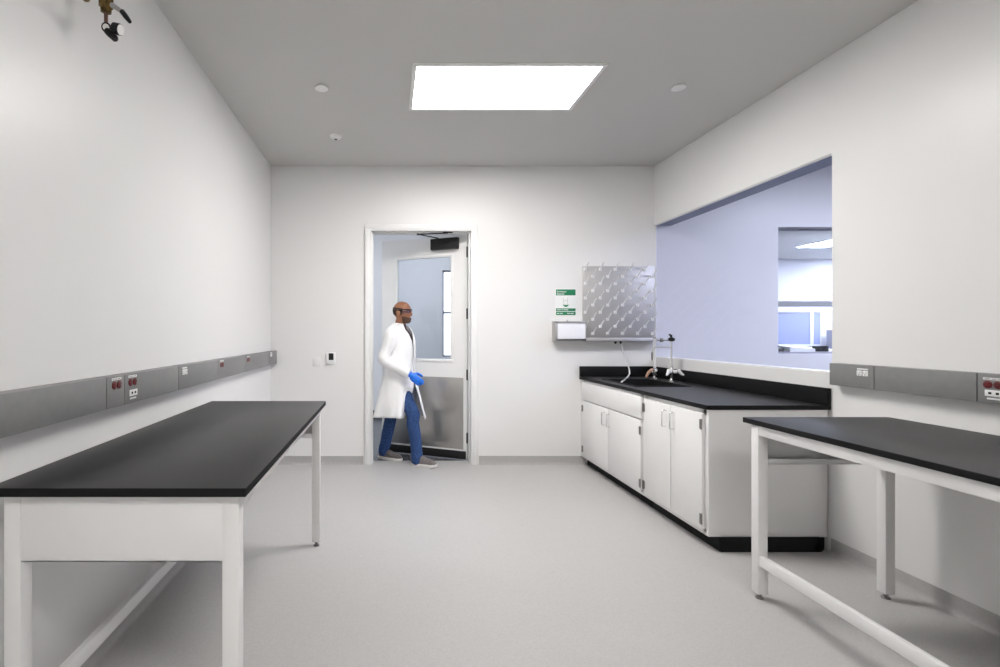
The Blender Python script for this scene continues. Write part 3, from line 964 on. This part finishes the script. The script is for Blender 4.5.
# ------------------------------------------------------------------ gas valve on the left wall
gv = thing('gas_valve', 'brass valve with black gauges hanging high on the left wall', 'valve', (XL, 2.0, 2.56))
YV = 2.0
MB().lathe((XL + 0.0008, YV, 2.745), (1, 0, 0), [(0, 0.045), (0.006, 0.045), (0.012, 0.03), (0.016, 0.016), (0.10, 0.014)], 22).build('wall_flange', M['brass'], gv)
cx_ = P(106, 0, YV).x
mb = MB()
mb.lathe((cx_, YV, 2.765), (0, 0, -1), [(0, 0.018), (0.004, 0.026), (0.05, 0.028), (0.053, 0.022), (0.06, 0.022), (0.063, 0.030), (0.088, 0.030), (0.092, 0.024), (0.112, 0.022), (0.118, 0.012)], 6)
mb.lathe((cx_ + 0.005, YV - 0.03, 2.712), (1, 0, 0), [(-0.03, 0.010), (0, 0.016), (0.03, 0.018), (0.034, 0.010)], 8)
mb.build('body', M['brass'], gv, smooth=25)
MB().cone((cx_, YV, 2.655), (cx_, YV, 2.608), 0.0075, seg=14).build('stem', M['copper'], gv)
mb = MB()
l0, l1, l2 = P(112, 5, YV - 0.03), P(122.5, 12, YV - 0.045), P(130, 22, YV - 0.05)
mb.tube([l0, l1], [0.010, 0.008], 10)
mb.build('lever', M['steel'], gv)
MB().tube([l1 + (l1 - l2) * 0.05, l1 * 0.5 + l2 * 0.5, l2], [0.010, 0.010, 0.007], 10).build('lever_grip', M['black_hw'], gv)
gq = P(106.2, 27.3, YV)
ax = (Vector((0, 0, EYE)) - gq).normalized()
ax = Vector((0.15, -1, -0.25)).normalized()
ga = MB().lathe(gq - ax * 0.008, ax, [(-0.012, 0.012), (-0.006, 0.019), (0.006, 0.0195), (0.010, 0.018)], 24).build('gauge', M['black_hw'], gv)
MB().lathe(gq - ax * 0.008, ax, [(0.0095, 0.0125), (0.0112, 0.0125)], 24).build('gauge_dial', M['dial'], gv, ga)
g2q = P(115.5, 28.5, YV - 0.01)
ax2 = Vector((0.95, -0.10, -0.30)).normalized()
gb = MB().lathe(g2q, ax2, [(-0.012, 0.015), (-0.006, 0.021), (0.016, 0.022), (0.022, 0.021)], 24).build('gauge', M['black_hw'], gv)
MB().lathe(g2q, ax2, [(0.0215, 0.019), (0.024, 0.019), (0.0245, 0.016)], 24).build('gauge_dial', M['dial'], gv, gb)
mb = MB()
mb.tube([P(107, 31, YV), P(110.5, 34, YV - 0.003), P(114.5, 38, YV - 0.006)], [0.013, 0.015, 0.013], 14)
mb.ball(P(114.6, 38.0, YV - 0.007), 0.0135, 14, 10)
mb.tube([P(110.5, 34, YV - 0.003), g2q], [0.008, 0.008], 10)
mb.build('regulator', M['black_hw'], gv)

# ------------------------------------------------------------------ door
dt = thing('door_1', 'open white half-glazed door with a steel kick plate and its frame', 'door', ((DX0 + DX1) / 2, YB, 0), kind='structure')
mb = MB()
ft = 0.03                                        # frame rebate depth into the opening
fw = 0.055
for (x0, x1) in ((DX0 - fw + 0.0, DX0 + 0.0), (DX1, DX1 + fw)):
    mb.box(x0, x1, YB - 0.028, YB - 0.0006, 0, DZ, 0.002)
    mb.box(x0, x1, YB + WT + 0.0006, YB + WT + 0.028, 0, DZ, 0.002)
mb.box(DX0 - fw, DX1 + fw, YB - 0.028, YB - 0.0006, DZ + 0.0003, DZ + fw, 0.002)
mb.box(DX0 - fw, DX1 + fw, YB + WT + 0.0006, YB + WT + 0.028, DZ + 0.0003, DZ + fw, 0.002)
mb.box(DX0 + 0.0004, DX0 + 0.012, YB - 0.028, YB + WT + 0.028, 0, DZ - 0.0005, 0.001)
mb.box(DX1 - 0.012, DX1 - 0.0004, YB - 0.028, YB + WT + 0.028, 0, DZ - 0.0005, 0.001)
mb.box(DX0 + 0.012, DX1 - 0.012, YB - 0.028, YB + WT + 0.028, DZ - 0.0125, DZ - 0.0005, 0.001)
# stops
mb.box(DX0 + 0.012, DX0 + 0.026, YB + 0.04, YB + 0.10, 0, DZ - 0.0125, 0.001)
mb.box(DX1 - 0.026, DX1 - 0.012, YB + 0.04, YB + 0.10, 0, DZ - 0.0125, 0.001)
mb.box(DX0 + 0.026, DX1 - 0.026, YB + 0.04, YB + 0.10, DZ - 0.026, DZ - 0.0125, 0.001)
mb.build('frame', M['frame_paint'], dt)

HX, HY = DX1 - 0.018, YB + WT - 0.005
ANG = math.radians(25)
# leaf coordinates: u away from the hinge, w through the thickness (0 = face seen from this room)
LXF = Matrix(((-math.cos(ANG), math.sin(ANG), 0, HX), (math.sin(ANG), math.cos(ANG), 0, HY), (0, 0, 1, 0), (0, 0, 0, 1)))
LW, LT, LZ0, LZ1 = 1.02, 0.045, 0.015, DZ - 0.018
G = (0.185, 0.835, 1.075, 2.205)                  # glazed opening
mb = MB(LXF)
wall_with_holes(mb, 'x', 0.0, LT, 0.006, LW, LZ0, LZ1, [G])
leaf = mb.build('door_leaf', M['frame_paint'], dt, smooth=0)
mb = MB(LXF)
for w0, w1 in ((-0.010, 0.016), (LT - 0.016, LT + 0.010)):
    b_ = 0.022
    mb.box(G[0] - b_, G[1] + b_, w0, w1, G[2] - b_, G[2] + 0.006, 0.003)
    mb.box(G[0] - b_, G[1] + b_, w0, w1, G[3] - 0.006, G[3] + b_, 0.003)
    mb.box(G[0] - b_, G[0] + 0.006, w0, w1, G[2] + 0.006, G[3] - 0.006, 0.003)
    mb.box(G[1] - 0.006, G[1] + b_, w0, w1, G[2] + 0.006, G[3] - 0.006, 0.003)
mb.build('glazing_bead', M['frame_paint'], dt, leaf)
MB(LXF).box(G[0] + 0.001, G[1] - 0.001, 0.019, 0.026, G[2] + 0.001, G[3] - 0.001).build('glass_pane', M['door_glass'], dt, leaf, smooth=0)
MB(LXF).box(0.05, LW - 0.03, -0.0022, -0.0003, 0.115, 0.886, 0.0008).build('kick_plate', M['kick'], dt, leaf)
MB(LXF).box(0.02, LW - 0.01, -0.012, -0.0003, 0.012, 0.098, 0.002).build('door_sweep', M['black_hw'], dt, leaf)
mb = MB(LXF)
mb.lathe((LW - 0.07, 0, 1.0), (0, -1, 0), [(0, 0.027), (0.006, 0.027), (0.008, 0.012), (0.045, 0.011), (0.055, 0.011)], 20)
mb.tube([(LW - 0.07, -0.05, 1.0), (LW - 0.11, -0.052, 1.0), (LW - 0.19, -0.045, 1.0)], [0.010, 0.010, 0.008], 12)
mb.build('lever_handle', M['steel'], dt, leaf)
# closer: body on the leaf, two-piece arm to the head of the frame
mb = MB(LXF)
mb.box(0.095, 0.405, -0.062, -0.0005, 2.276, 2.395, 0.004)
cl = mb.build('door_closer', M['black_hw'], dt, leaf)
pv = LXF @ Vector((0.33, -0.035, 2.405))
el = P(417.8, 234.2, 5.10)
sh = Vector((0.62, 5.245, 2.416))
mb = MB()
mb.tube([LXF @ Vector((0.33, -0.035, 2.39)), pv], 0.012, 10)
mb.tube([pv, el], 0.0065, 8)
mb.tube([el, sh], 0.0065, 8)
mb.ball(el, 0.012, 10, 8)
mb.box(0.57, 0.67, 5.225, 5.263, 2.417, 2.4265, 0.001)
mb.build('closer_arm', M['black_hw'], dt)
for zc in (2.235, 1.575, 0.920, 0.245):
    mb = MB()
    mb.cone((HX + 0.001, HY - 0.012, zc - 0.057), (HX + 0.001, HY - 0.012, zc + 0.057), 0.0085, seg=14)
    mb.box(HX - 0.018, HX + 0.0035, HY - 0.012, HY - 0.0085, zc - 0.057, zc + 0.057, 0.0005)
    mb.build('hinge', M['black_hw'], dt)

# ------------------------------------------------------------------ laboratory beyond the inner window
sh_ = thing('overhead_shelf', 'pale overhead shelf of the laboratory beyond the inner window', 'shelf', (7.6, 9.0, 0.0))
mb = MB()
mb.box(6.3, 8.9, 8.75, 9.25, 1.850, 1.880, 0.003, Matrix.Rotation(math.radians(-4), 3, 'Z'))
mb.box(6.3, 8.9, 8.75, 8.78, 1.85, 1.93, 0.003, Matrix.Rotation(math.radians(-4), 3, 'Z'))
mb.build('board', M['trim_white'], sh_)
for xx in (6.5, 8.65):
    MB().box(xx, xx + 0.05, 8.97, 9.02, 0.0, 1.8495, 0.003).build('post', M['trim_white'], sh_)
lb = thing('instrument_bench', 'white laboratory bench beyond the inner window', 'bench', (8.6, 10.15, 0))
MB().box(6.9, 10.6, 9.8, 10.5, 0.915, 0.945, 0.004).build('bench_top', M['trim_white'], lb)
MB().box(6.95, 10.55, 9.86, 10.45, 0.0, 0.9145, 0.004).build('cabinet_body', M['lab_wall'], lb)
ins = thing('bench_instrument', 'low white instrument with a black display on the far bench', 'instrument', (8.3, 10.1, 0.945))
mb = MB()
mb.grid([[(7.95, 9.9, z0) for z0 in (0.9455, 1.09)] + [(7.95, 10.28, z0) for z0 in (1.13, 0.9455)],
         [(8.95, 9.9, z0) for z0 in (0.9455, 1.02)] + [(8.95, 10.28, z0) for z0 in (1.06, 0.9455)]], closed=True)
mb.build('case', M['trim_white'], ins)
MB().box(8.45, 8.70, 9.88, 9.98, 1.0, 1.11, 0.006).build('display', M['black_hw'], ins)
ch = thing('stool_backrest', 'dark rounded chair back at the lower left of the inner window', 'chair', (7.32, 9.4, 0))
mb = MB()
mb.box(7.16, 7.52, 9.48, 9.54, 0.80, 1.08, 0.028, seg=4)
mb.build('backrest', M['black_hw'], ch)
MB().tube([(7.32, 9.52, 0.9), (7.32, 9.57, 0.6), (7.32, 9.45, 0.5)], 0.014, 10).build('back_stem', M['black_hw'], ch)
MB().box(7.12, 7.52, 9.16, 9.54, 0.44, 0.50, 0.025, seg=4).build('seat', M['black_hw'], ch)
mb = MB()
mb.tube([(7.32, 9.35, 0.45), (7.32, 9.35, 0.09)], 0.022, 12)
for k in range(5):
    an = 2 * PI * k / 5
    mb.tube([(7.32, 9.35, 0.09), (7.32 + 0.27 * math.cos(an), 9.35 + 0.27 * math.sin(an), 0.03)], [0.018, 0.03], 10)
mb.build('base', M['black_hw'], ch)
# shaded windows on the far wall
for nm, (pxa, pxb), (pya, pyb) in (('window_4', (776, 810.0), (311.5, 344.5)), ('window_5', (813.3, 820.0), (311.5, 344.5))):
    u, w = P(pxa, pya, LY1 - 0.02), P(pxb, pyb, LY1 - 0.02)
    wn = thing(nm, 'far laboratory window covered by a blue shade, ' + ('wide' if nm == 'window_4' else 'narrow'), 'window', ((u.x + w.x) / 2, LY1, w.z), kind='structure')
    mb = MB()
    f_ = 0.04
    mb.box(u.x - f_, w.x + f_, LY1 - 0.03, LY1 - 0.001, u.z, u.z + f_, 0.003)
    mb.box(u.x - f_, w.x + f_, LY1 - 0.03, LY1 - 0.001, w.z - f_, w.z, 0.003)
    mb.box(u.x - f_, u.x, LY1 - 0.03, LY1 - 0.001, w.z, u.z, 0.003)
    mb.box(w.x, w.x + f_, LY1 - 0.03, LY1 - 0.001, w.z, u.z, 0.003)
    mb.build('window_frame', M['trim_white'], wn)
    MB().box(u.x, w.x, LY1 - 0.018, LY1 - 0.012, w.z, u.z - 0.05).build('roller_shade', M['shade'], wn)
    MB().box(u.x, w.x, LY1 - 0.028, LY1 - 0.010, u.z - 0.05, u.z, 0.004).build('shade_roll', M['grey_cab'], wn)
u, w = P(826.3, 330, 11.6), P(836, 354, 11.6)
lk = thing('storage_cabinet', 'grey storage cabinet at the right of the inner window view', 'cabinet', (u.x + 0.3, 11.35, 0))
MB().box(u.x, u.x + 0.6, 11.1, 11.6, 0.06, u.z, 0.004).build('carcass', M['grey_cab'], lk)
MB().box(u.x + 0.01, u.x + 0.295, 11.078, 11.098, 0.08, u.z - 0.02, 0.003).build('cabinet_door', M['grey_cab'], lk)
MB().box(u.x + 0.305, u.x + 0.59, 11.078, 11.098, 0.08, u.z - 0.02, 0.003).build('cabinet_door', M['grey_cab'], lk)
MB().box(u.x + 0.02, u.x + 0.58, 11.13, 11.58, 0.0, 0.0595).build('plinth', M['toe'], lk)

# ------------------------------------------------------------------ the person in the doorway
pr = thing('person', 'person in a white lab coat, jeans and blue gloves striding in through the doorway', 'person', (0.115, 5.285, 0.0), rz=math.radians(-25))
PX = Matrix.Translation(pr.location)


def V3(*a):
    return Vector(a)


def hand(mb, wrist, e1, e2, e3, g=0.0, cuff=None, curl=1.0):
    """e1 along the fingers, e2 to the thumb side, e3 out of the palm; g = extra thickness"""
    e1 = e1.normalized()
    e2 = (e2 - e1 * e2.dot(e1)).normalized()
    e3 = e1.cross(e2) * (1 if e1.cross(e2).dot(e3) > 0 else -1)
    R = Matrix((e1, e2, e3)).transposed()
    if cuff:
        mb.chain([(wrist - e1 * cuff, 0.030 + g), (wrist, 0.026 + g)])
    mb.chain([(wrist, 0.025 + g), (wrist + e1 * 0.03, 0.027 + g)])
    mb.ball(wrist + e1 * 0.055, (0.052 + g, 0.041 + g, 0.017 + g), 18, 12, R)
    for off, ln, r in ((0.029, 0.072, 0.0092), (0.010, 0.080, 0.0096), (-0.010, 0.074, 0.0092), (-0.028, 0.058, 0.0082)):
        p = wrist + e1 * (0.092 - abs(off - 0.008) * 0.25) + e2 * off
        a = math.radians(18) * curl
        pts = [(p - e1 * 0.03, r + g)]
        pts.append((p, r + g))
        for k, f in enumerate((0.46, 0.30, 0.24)):
            d = e1 * math.cos(a) + e3 * math.sin(a) + e2 * off * 1.5
            p = p + d.normalized() * ln * f
            pts.append((p, r * (0.95 - 0.09 * k) + g))
            a += math.radians(30) * curl
        mb.chain(pts, 12)
    t = wrist + e1 * 0.022 + e2 * 0.026 + e3 * 0.004
    pts = [(t - e2 * 0.01, 0.014 + g)]
    for d, ln, r in ((e1 * 0.6 + e2 * 0.62 + e3 * 0.35, 0.038, 0.0118), (e1 * 0.82 + e2 * 0.3 + e3 * 0.35, 0.030, 0.0105), (e1 * 0.9 + e2 * 0.05 + e3 * 0.35, 0.024, 0.0088)):
        t = t + d.normalized() * ln
        pts.append((t, r + g))
    mb.chain(pts, 12)


sR, eR, wR = V3(0.0, -0.178, 1.375), V3(-0.055, -0.232, 1.085), V3(0.205, -0.195, 0.952)
sL, eL, wL = V3(0.0, 0.178, 1.375), V3(-0.11, 0.235, 1.09), V3(-0.06, 0.225, 0.84)
hipR, knR, anR = V3(0.01, -0.085, 0.89), V3(0.185, -0.07, 0.495), V3(0.225, -0.05, 0.085)
hipL, knL, anL = V3(-0.02, 0.085, 0.89), V3(-0.135, 0.08, 0.485), V3(-0.205, 0.065, 0.105)
hR = (V3(0.78, 0.05, -0.62), V3(0.62, 0.25, 0.78), V3(0.0, 1.0, -0.3))
hL = (V3(0.12, 0.0, -1.0), V3(1.0, -0.2, 0.1), V3(0.0, -1.0, 0.0))

mb = MB(PX)
# skull, face, neck
mb.ball((0.030, 0, 1.607), (0.099, 0.077, 0.094), 24, 18)
mb.ball((0.066, 0, 1.545), (0.060, 0.059, 0.078), 20, 14)
mb.ball((0.086, 0, 1.496), (0.034, 0.036, 0.028), 16, 10)
mb.ball((0.104, 0, 1.613), (0.026, 0.058, 0.014), 16, 10)
mb.ball((0.096, 0.036, 1.563), (0.024, 0.024, 0.020), 12, 8)
mb.ball((0.096, -0.036, 1.563), (0.024, 0.024, 0.020), 12, 8)
mb.chain([((0.122, 0, 1.600), 0.009), ((0.138, 0, 1.568), 0.0125), ((0.134, 0, 1.560), 0.015)], 12)
mb.ball((0.128, 0.012, 1.557), 0.009, 10, 8)
mb.ball((0.128, -0.012, 1.557), 0.009, 10, 8)
mb.ball((0.117, 0, 1.527), (0.012, 0.025, 0.007), 14, 8)
mb.ball((0.115, 0, 1.515), (0.012, 0.022, 0.007), 14, 8)
for s in (-1, 1):
    mb.ball((0.018, s * 0.080, 1.578), (0.022, 0.010, 0.034), 14, 10, Matrix.Rotation(math.radians(-12), 3, 'Y'))
    mb.ball((0.022, s * 0.081, 1.550), (0.012, 0.009, 0.014), 10, 8)
mb.chain([((-0.005, 0, 1.38), 0.066), ((0.008, 0, 1.45), 0.058), ((0.03, 0, 1.54), 0.056)])
# trunk
mb.ball((0.015, 0, 1.26), (0.112, 0.162, 0.175), 24, 16)
mb.ball((0.01, 0, 1.08), (0.105, 0.145, 0.16), 24, 16)
mb.ball((0.0, 0, 0.93), (0.115, 0.158, 0.13), 24, 16)
mb.chain([((0, -0.15, 1.365), 0.045), ((-0.005, 0, 1.40), 0.062), ((0, 0.15, 1.365), 0.045)])
for s_, e_, w_ in ((sR, eR, wR), (sL, eL, wL)):
    mb.chain([(s_ + V3(0, 0, -0.012), 0.046), (s_.lerp(e_, 0.5), 0.046), (e_, 0.038), (e_.lerp(w_, 0.3), 0.040), (w_, 0.025)])
for h_, k_, a_ in ((hipR, knR, anR), (hipL, knL, anL)):
    mb.chain([(h_, 0.092), (h_.lerp(k_, 0.5), 0.074), (k_, 0.054), (k_.lerp(a_, 0.35), 0.054), (a_, 0.038)])
mb.chain([(anR, 0.036), (anR + V3(-0.03, 0, -0.035), 0.032), (anR + V3(0.10, 0, -0.045), 0.030), (anR + V3(0.17, 0, -0.052), 0.022)])
mb.chain([(anL, 0.036), (anL + V3(-0.03, 0, -0.05), 0.032), (anL + V3(0.10, 0, -0.06), 0.030), (anL + V3(0.17, 0, -0.067), 0.022)])
hand(mb, wR, *hR, curl=0.9)
hand(mb, wL, *hL)
body = remesh(mb.build('body', M['skin'], pr), 0.0055, 3)
body.data.materials.clear()
body.data.materials.append(M['skin'])

# gloves
for nm, w_, h_ in (('glove', wR, hR), ('glove', wL, hL)):
    mb = MB(PX)
    hand(mb, w_, *h_, g=0.0028, cuff=0.055, curl=0.9 if w_ is wR else 1.0)
    o = remesh(mb.build(nm, M['glove'], pr), 0.004, 2)
    o.data.materials.clear()
    o.data.materials.append(M['glove'])

# cropped hair round the back and sides, beard, eyes, glasses
mb = MB(PX)
rows = []
for i in range(9):
    v = i / 8
    r_ = []
    for j in range(25):
        u = math.radians(68 + (292 - 68) * j / 24)
        el_ = math.radians(-34 + 62 * v - 16 * (abs(math.degrees(u) - 180) / 112) * v)
        d = V3(math.cos(u) * math.cos(el_), math.sin(u) * math.cos(el_), math.sin(el_))
        k = 1.035 if 0 < i < 8 and 0 < j < 24 else 0.98
        r_.append(V3(0.030 + d.x * 0.099 * k, d.y * 0.077 * k, 1.607 + d.z * 0.094 * k))
    rows.append(r_)
mb.grid(rows)
mb.build('hair', M['hair'], pr)
mb = MB(PX)
rows = []
for i in range(7):
    v = i / 6
    r_ = []
    for j in range(21):
        u = math.radians(-95 + 190 * j / 20)
        z = 1.468 + 0.062 * v + 0.016 * abs(math.degrees(u)) / 95 * v
        k = 1.07 if 0 < i < 6 and 0 < j < 20 else 0.93
        t_ = max(0.0, 1 - ((1.545 - z) / 0.082) ** 2)
        rx = (0.030 + 0.036 * math.sqrt(t_)) * k
        r_.append(V3(0.062 + rx * math.cos(u) * (1.0 + 0.10 * (1 - v)), (0.028 + 0.034 * math.sqrt(t_)) * k * math.sin(u), z))
    rows.append(r_)
mb.grid(rows)
mb.build('beard', M['beard'], pr)
for s in (-1, 1):
    ey = MB(PX).ball((0.109, s * 0.030, 1.592), 0.0125, 14, 10).build('eye', M['eye'], pr)
    MB(PX).ball((0.1180, s * 0.031, 1.592), (0.0045, 0.0055, 0.0055), 10, 8).build('iris', M['black_hw'], pr, ey)
mb = MB(PX)
rows = []
for i in range(5):
    z = 1.572 + 0.040 * i / 4
    rows.append([V3(0.045 + 0.096 * math.cos(math.radians(a_)) * (1.0 - 0.05 * abs(i - 2) / 2), 0.083 * math.sin(math.radians(a_)), z) for a_ in range(-75, 76, 10)])
mb.grid(rows)
gl = mb.build('safety_glasses', M['lens'], pr)
so = gl.modifiers.new('solid', 'SOLIDIFY')
so.thickness = 0.002
bake(gl)
mb = MB(PX)
for s in (-1, 1):
    mb.tube([(0.078, s * 0.081, 1.606), (0.03, s * 0.0835, 1.606), (-0.008, s * 0.081, 1.602), (-0.03, s * 0.077, 1.585)], [0.006, 0.005, 0.004, 0.003], 8)
mb.tube([(0.045 + 0.098 * math.cos(math.radians(a_)) * 0.96, 0.084 * math.sin(math.radians(a_)), 1.613) for a_ in range(-75, 76, 10)], 0.0035, 8)
mb.build('temple', M['black_hw'], pr, gl)

# shirt
mb = MB(PX)
mb.ball((0.018, 0, 1.27), (0.117, 0.165, 0.168), 24, 16)
mb.chain([((0.004, 0, 1.38), 0.074), ((0.010, 0, 1.435), 0.066)])
mb.ball((0.012, 0, 1.10), (0.110, 0.150, 0.16), 24, 16)
sh2 = remesh(mb.build('shirt', M['shirt'], pr), 0.009, 3)
sh2.data.materials.clear()
sh2.data.materials.append(M['shirt'])

# jeans
mb = MB(PX)
for h_, k_, a_ in ((hipR, knR, anR), (hipL, knL, anL)):
    a2 = a_ + V3(0, 0, -0.02)
    mb.chain([(h_, 0.103), (h_.lerp(k_, 0.5), 0.086), (k_ + V3(0.006, 0, 0.03), 0.069), (k_ + V3(-0.004, 0, -0.05), 0.066), (k_.lerp(a_, 0.5), 0.064), (k_.lerp(a_, 0.8), 0.060), (a2 + V3(-0.006, 0, 0.03), 0.062), (a2 + V3(-0.008, 0, 0.0), 0.060)])
mb.ball((0.0, 0, 0.92), (0.122, 0.165, 0.12), 24, 14)
jn = remesh(mb.build('jeans', M['denim'], pr), 0.009, 3)
jn.data.materials.clear()
jn.data.materials.append(M['denim'])


# shoes
def shoe(an, gz, tilt, side):
    """an: ankle, gz: height of the sole underside at the heel, tilt: pitch of the foot (deg, toe up +)"""
    R = Matrix.Translation(Vector((an.x, an.y, gz))) @ Matrix.Rotation(math.radians(-tilt), 4, 'Y')
    out = [(-0.075, 0), (-0.068, 0.026), (-0.04, 0.034), (0.02, 0.034), (0.08, 0.042), (0.13, 0.047), (0.175, 0.040), (0.205, 0.022), (0.213, 0)]
    loop = out + [(x, -y) for x, y in reversed(out[1:-1])]
    mbs = MB(PX @ R)
    n = len(loop)
    zs = [0.0, 0.006, 0.026, 0.030]
    sc = [0.95, 1.0, 1.0, 0.95]
    mbs.grid([[(0.07 + (x - 0.07) * s, y * s, z + (0.010 * max(0, (x - 0.12) / 0.09) ** 2 if True else 0)) for x, y in loop] for z, s in zip(zs, sc)], closed=True)
    mbs.bm.verts.ensure_lookup_table()
    mbs.bm.faces.new([mbs.bm.verts[k] for k in range(n)])
    mbs.bm.faces.new([mbs.bm.verts[k] for k in range(3 * n, 4 * n)])
    up = MB(PX @ R)
    up.chain([((-0.040, 0, 0.050), 0.034), ((-0.030, 0, 0.085), 0.040), ((0.02, 0, 0.082), 0.038), ((0.09, 0, 0.056), 0.038), ((0.155, 0, 0.044), 0.036), ((0.180, 0, 0.040), 0.028)])
    up.ball((0.06, 0, 0.040), (0.125, 0.038, 0.022), 18, 10)
    up.chain([((-0.035, 0, 0.085), 0.042), ((-0.03, 0, 0.10), 0.042)])
    u_ = remesh(up.build('shoe', M['shoe'], pr), 0.006, 3)
    u_.data.materials.clear()
    u_.data.materials.append(M['shoe'])
    mbs.build('sole', M['sole'], pr, u_, smooth=50)
    lc = MB(PX @ R)
    for k in range(5):
        x = 0.030 + 0.020 * k
        z = 0.118 - 0.0135 * k
        lc.tube([(x, -0.026, z - 0.020), (x + 0.003, -0.012, z - 0.002), (x + 0.003, 0.012, z - 0.002), (x, 0.026, z - 0.020)], 0.0032, 6)
    lc.build('laces', M['sole'], pr, u_)


shoe(anL, 0.001, -3, 1)
shoe(anR, 0.001, 0, -1)

# lab coat: an open-fronted shell from shoulders to knees, with two sleeves
def lerp_tab(tab, z):
    if z >= tab[0][0]:
        return tab[0][1:]
    for a_, b_ in zip(tab, tab[1:]):
        if a_[0] >= z >= b_[0]:
            t_ = (a_[0] - z) / (a_[0] - b_[0])
            return tuple(x + (y - x) * t_ for x, y in zip(a_[1:], b_[1:]))
    return tab[-1][1:]


# z, centre x, half depth, half width, front gap (deg)
tab = [(1.452, -0.006, 0.078, 0.082, 40), (1.43, -0.004, 0.092, 0.122, 30), (1.40, 0.0, 0.108, 0.168, 24), (1.36, 0.006, 0.124, 0.200, 13),
       (1.28, 0.016, 0.136, 0.208, 3), (1.18, 0.018, 0.140, 0.200, 2), (1.06, 0.016, 0.138, 0.190, 1), (0.94, 0.008, 0.152, 0.198, 1),
       (0.84, 0.0, 0.172, 0.210, 3), (0.70, -0.004, 0.205, 0.222, 9), (0.58, -0.01, 0.236, 0.232, 15), (0.495, -0.012, 0.258, 0.238, 20)]
mb = MB(PX)
rows = []
NZ, NA = 44, 72
for i in range(NZ + 1):
    z = 1.452 + (0.495 - 1.452) * i / NZ
    cx, a_, b_, gap = lerp_tab(tab, z)
    t_ = max(0.0, (0.95 - z) / 0.45)
    t2 = max(0.0, (0.83 - z) / 0.335)
    r_ = []
    for j in range(NA + 1):
        gl_ = gap * (1 - 0.75 * t2)
        th = math.radians(gl_ + (360 - gap - gl_) * j / NA)
        c, s = math.cos(th), math.sin(th)
        e = 2 / 2.35
        x = a_ * math.copysign(abs(c) ** e, c)
        y = b_ * math.copysign(abs(s) ** e, s)
        fold = (0.011 * math.sin(5 * th + 0.6) + 0.008 * math.sin(9 * th + 2.1 + 2 * z)) * t_
        fold += 0.004 * math.sin(22 * z + 3 * th) * max(0, 1 - abs(z - 1.0) / 0.25)
        k = 1 + fold / max(a_, 0.1)
        x, y = x * k, y * k
        lf = max(0.0, 1 - j / (NA * 0.30))          # left front flap swung forward by the stride
        x += 0.060 * t2 * lf
        y -= 0.085 * t2 * lf
        rf = max(0.0, 1 - (NA - j) / (NA * 0.22))   # right front panel hangs back
        x -= 0.125 * t2 * rf
        y -= 0.02 * t_ * rf
        zz = z - 0.012 * t_ * math.sin(2 * th + 1.0)
        r_.append(V3(cx + x, y, zz))
    rows.append(r_)
mb.grid(rows)
coat = mb.build('lab_coat', M['coat'], pr)
so = coat.modifiers.new('solid', 'SOLIDIFY')
so.thickness = 0.005
so.offset = 0
bake(coat)


def spline(pts, n=6):
    out = []
    for i in range(len(pts) - 1):
        p = [pts[max(0, i - 1)], pts[i], pts[i + 1], pts[min(len(pts) - 1, i + 2)]]
        for k in range(n):
            u = k / n
            out.append(0.5 * ((2 * p[1]) + (p[2] - p[0]) * u + (2 * p[0] - 5 * p[1] + 4 * p[2] - p[3]) * u * u + (3 * p[1] - p[0] - 3 * p[2] + p[3]) * u ** 3))
    out.append(pts[-1])
    return out


for s_, e_, w_ in ((sR, eR, wR), (sL, eL, wL)):
    y_ = -1 if s_.y < 0 else 1
    pts = spline([s_ + V3(0, -0.05 * y_, 0.02), s_ + V3(-0.004, 0.012 * y_, -0.03), s_.lerp(e_, 0.45), e_ + V3(-0.01, 0, 0.04), e_ + V3(0.02, 0, -0.012), e_.lerp(w_, 0.5), e_.lerp(w_, 0.97)], 7)
    n = len(pts)
    rad = []
    for k in range(n):
        t_ = k / (n - 1)
        r0 = 0.066 + (0.074 - 0.066) * min(1, t_ / 0.15) if t_ < 0.15 else 0.074 + (0.050 - 0.074) * (t_ - 0.15) / 0.85
        rad.append(r0 + 0.0035 * math.sin(26 * t_) * (1 if 0.3 < t_ < 0.9 else 0.3))
    MB(PX).tube(pts, rad, 24).build('sleeve', M['coat'], pr, coat, smooth=60)
# collar and lapels
mb = MB(PX)
rows = []
for i in range(6):
    v = i / 5
    r_ = []
    for j in range(33):
        th = math.radians(30 + 300 * j / 32)
        fr = max(0, math.cos(th))
        z = 1.475 - 0.012 * fr - 0.050 * v - 0.060 * fr * v
        k = 0.068 + 0.028 * v
        r_.append(V3(-0.004 + (k + 0.034 * fr * v) * math.cos(th) * 1.04, (k + 0.018 * v) * math.sin(th), z))
    rows.append(r_)
mb.grid(rows)
cc = mb.build('collar', M['coat'], pr, coat, smooth=60)
so = cc.modifiers.new('solid', 'SOLIDIFY')
so.thickness = 0.005
bake(cc)
# ------------------------------------------------------------------ world, camera, colour
w = bpy.data.worlds.new('world')
scene.world = w
w.use_nodes = True
bg = w.node_tree.nodes['Background']
bg.inputs['Color'].default_value = (0.90, 0.95, 1.0, 1)
bg.inputs['Strength'].default_value = 2.5

cam = bpy.data.cameras.new('camera')
cam.sensor_fit = 'HORIZONTAL'
cam.sensor_width = 36.0
cam.lens = 36.0 * F / 1000.0
cam.shift_x = (500 - VX) / 1000.0
cam.shift_y = (VY - 333.5) / 1000.0
cam.clip_start = 0.05
co = bpy.data.objects.new('camera', cam)
COL.objects.link(co)
co.location = (0, 0, EYE)
co.rotation_euler = (PI / 2, 0, 0)
scene.camera = co

scene.cycles.diffuse_bounces = 6
vs = scene.view_settings
vs.view_transform = 'Standard'
vs.look = 'None'
vs.exposure = 0.74
vs.gamma = 1.0
vs.use_curve_mapping = False
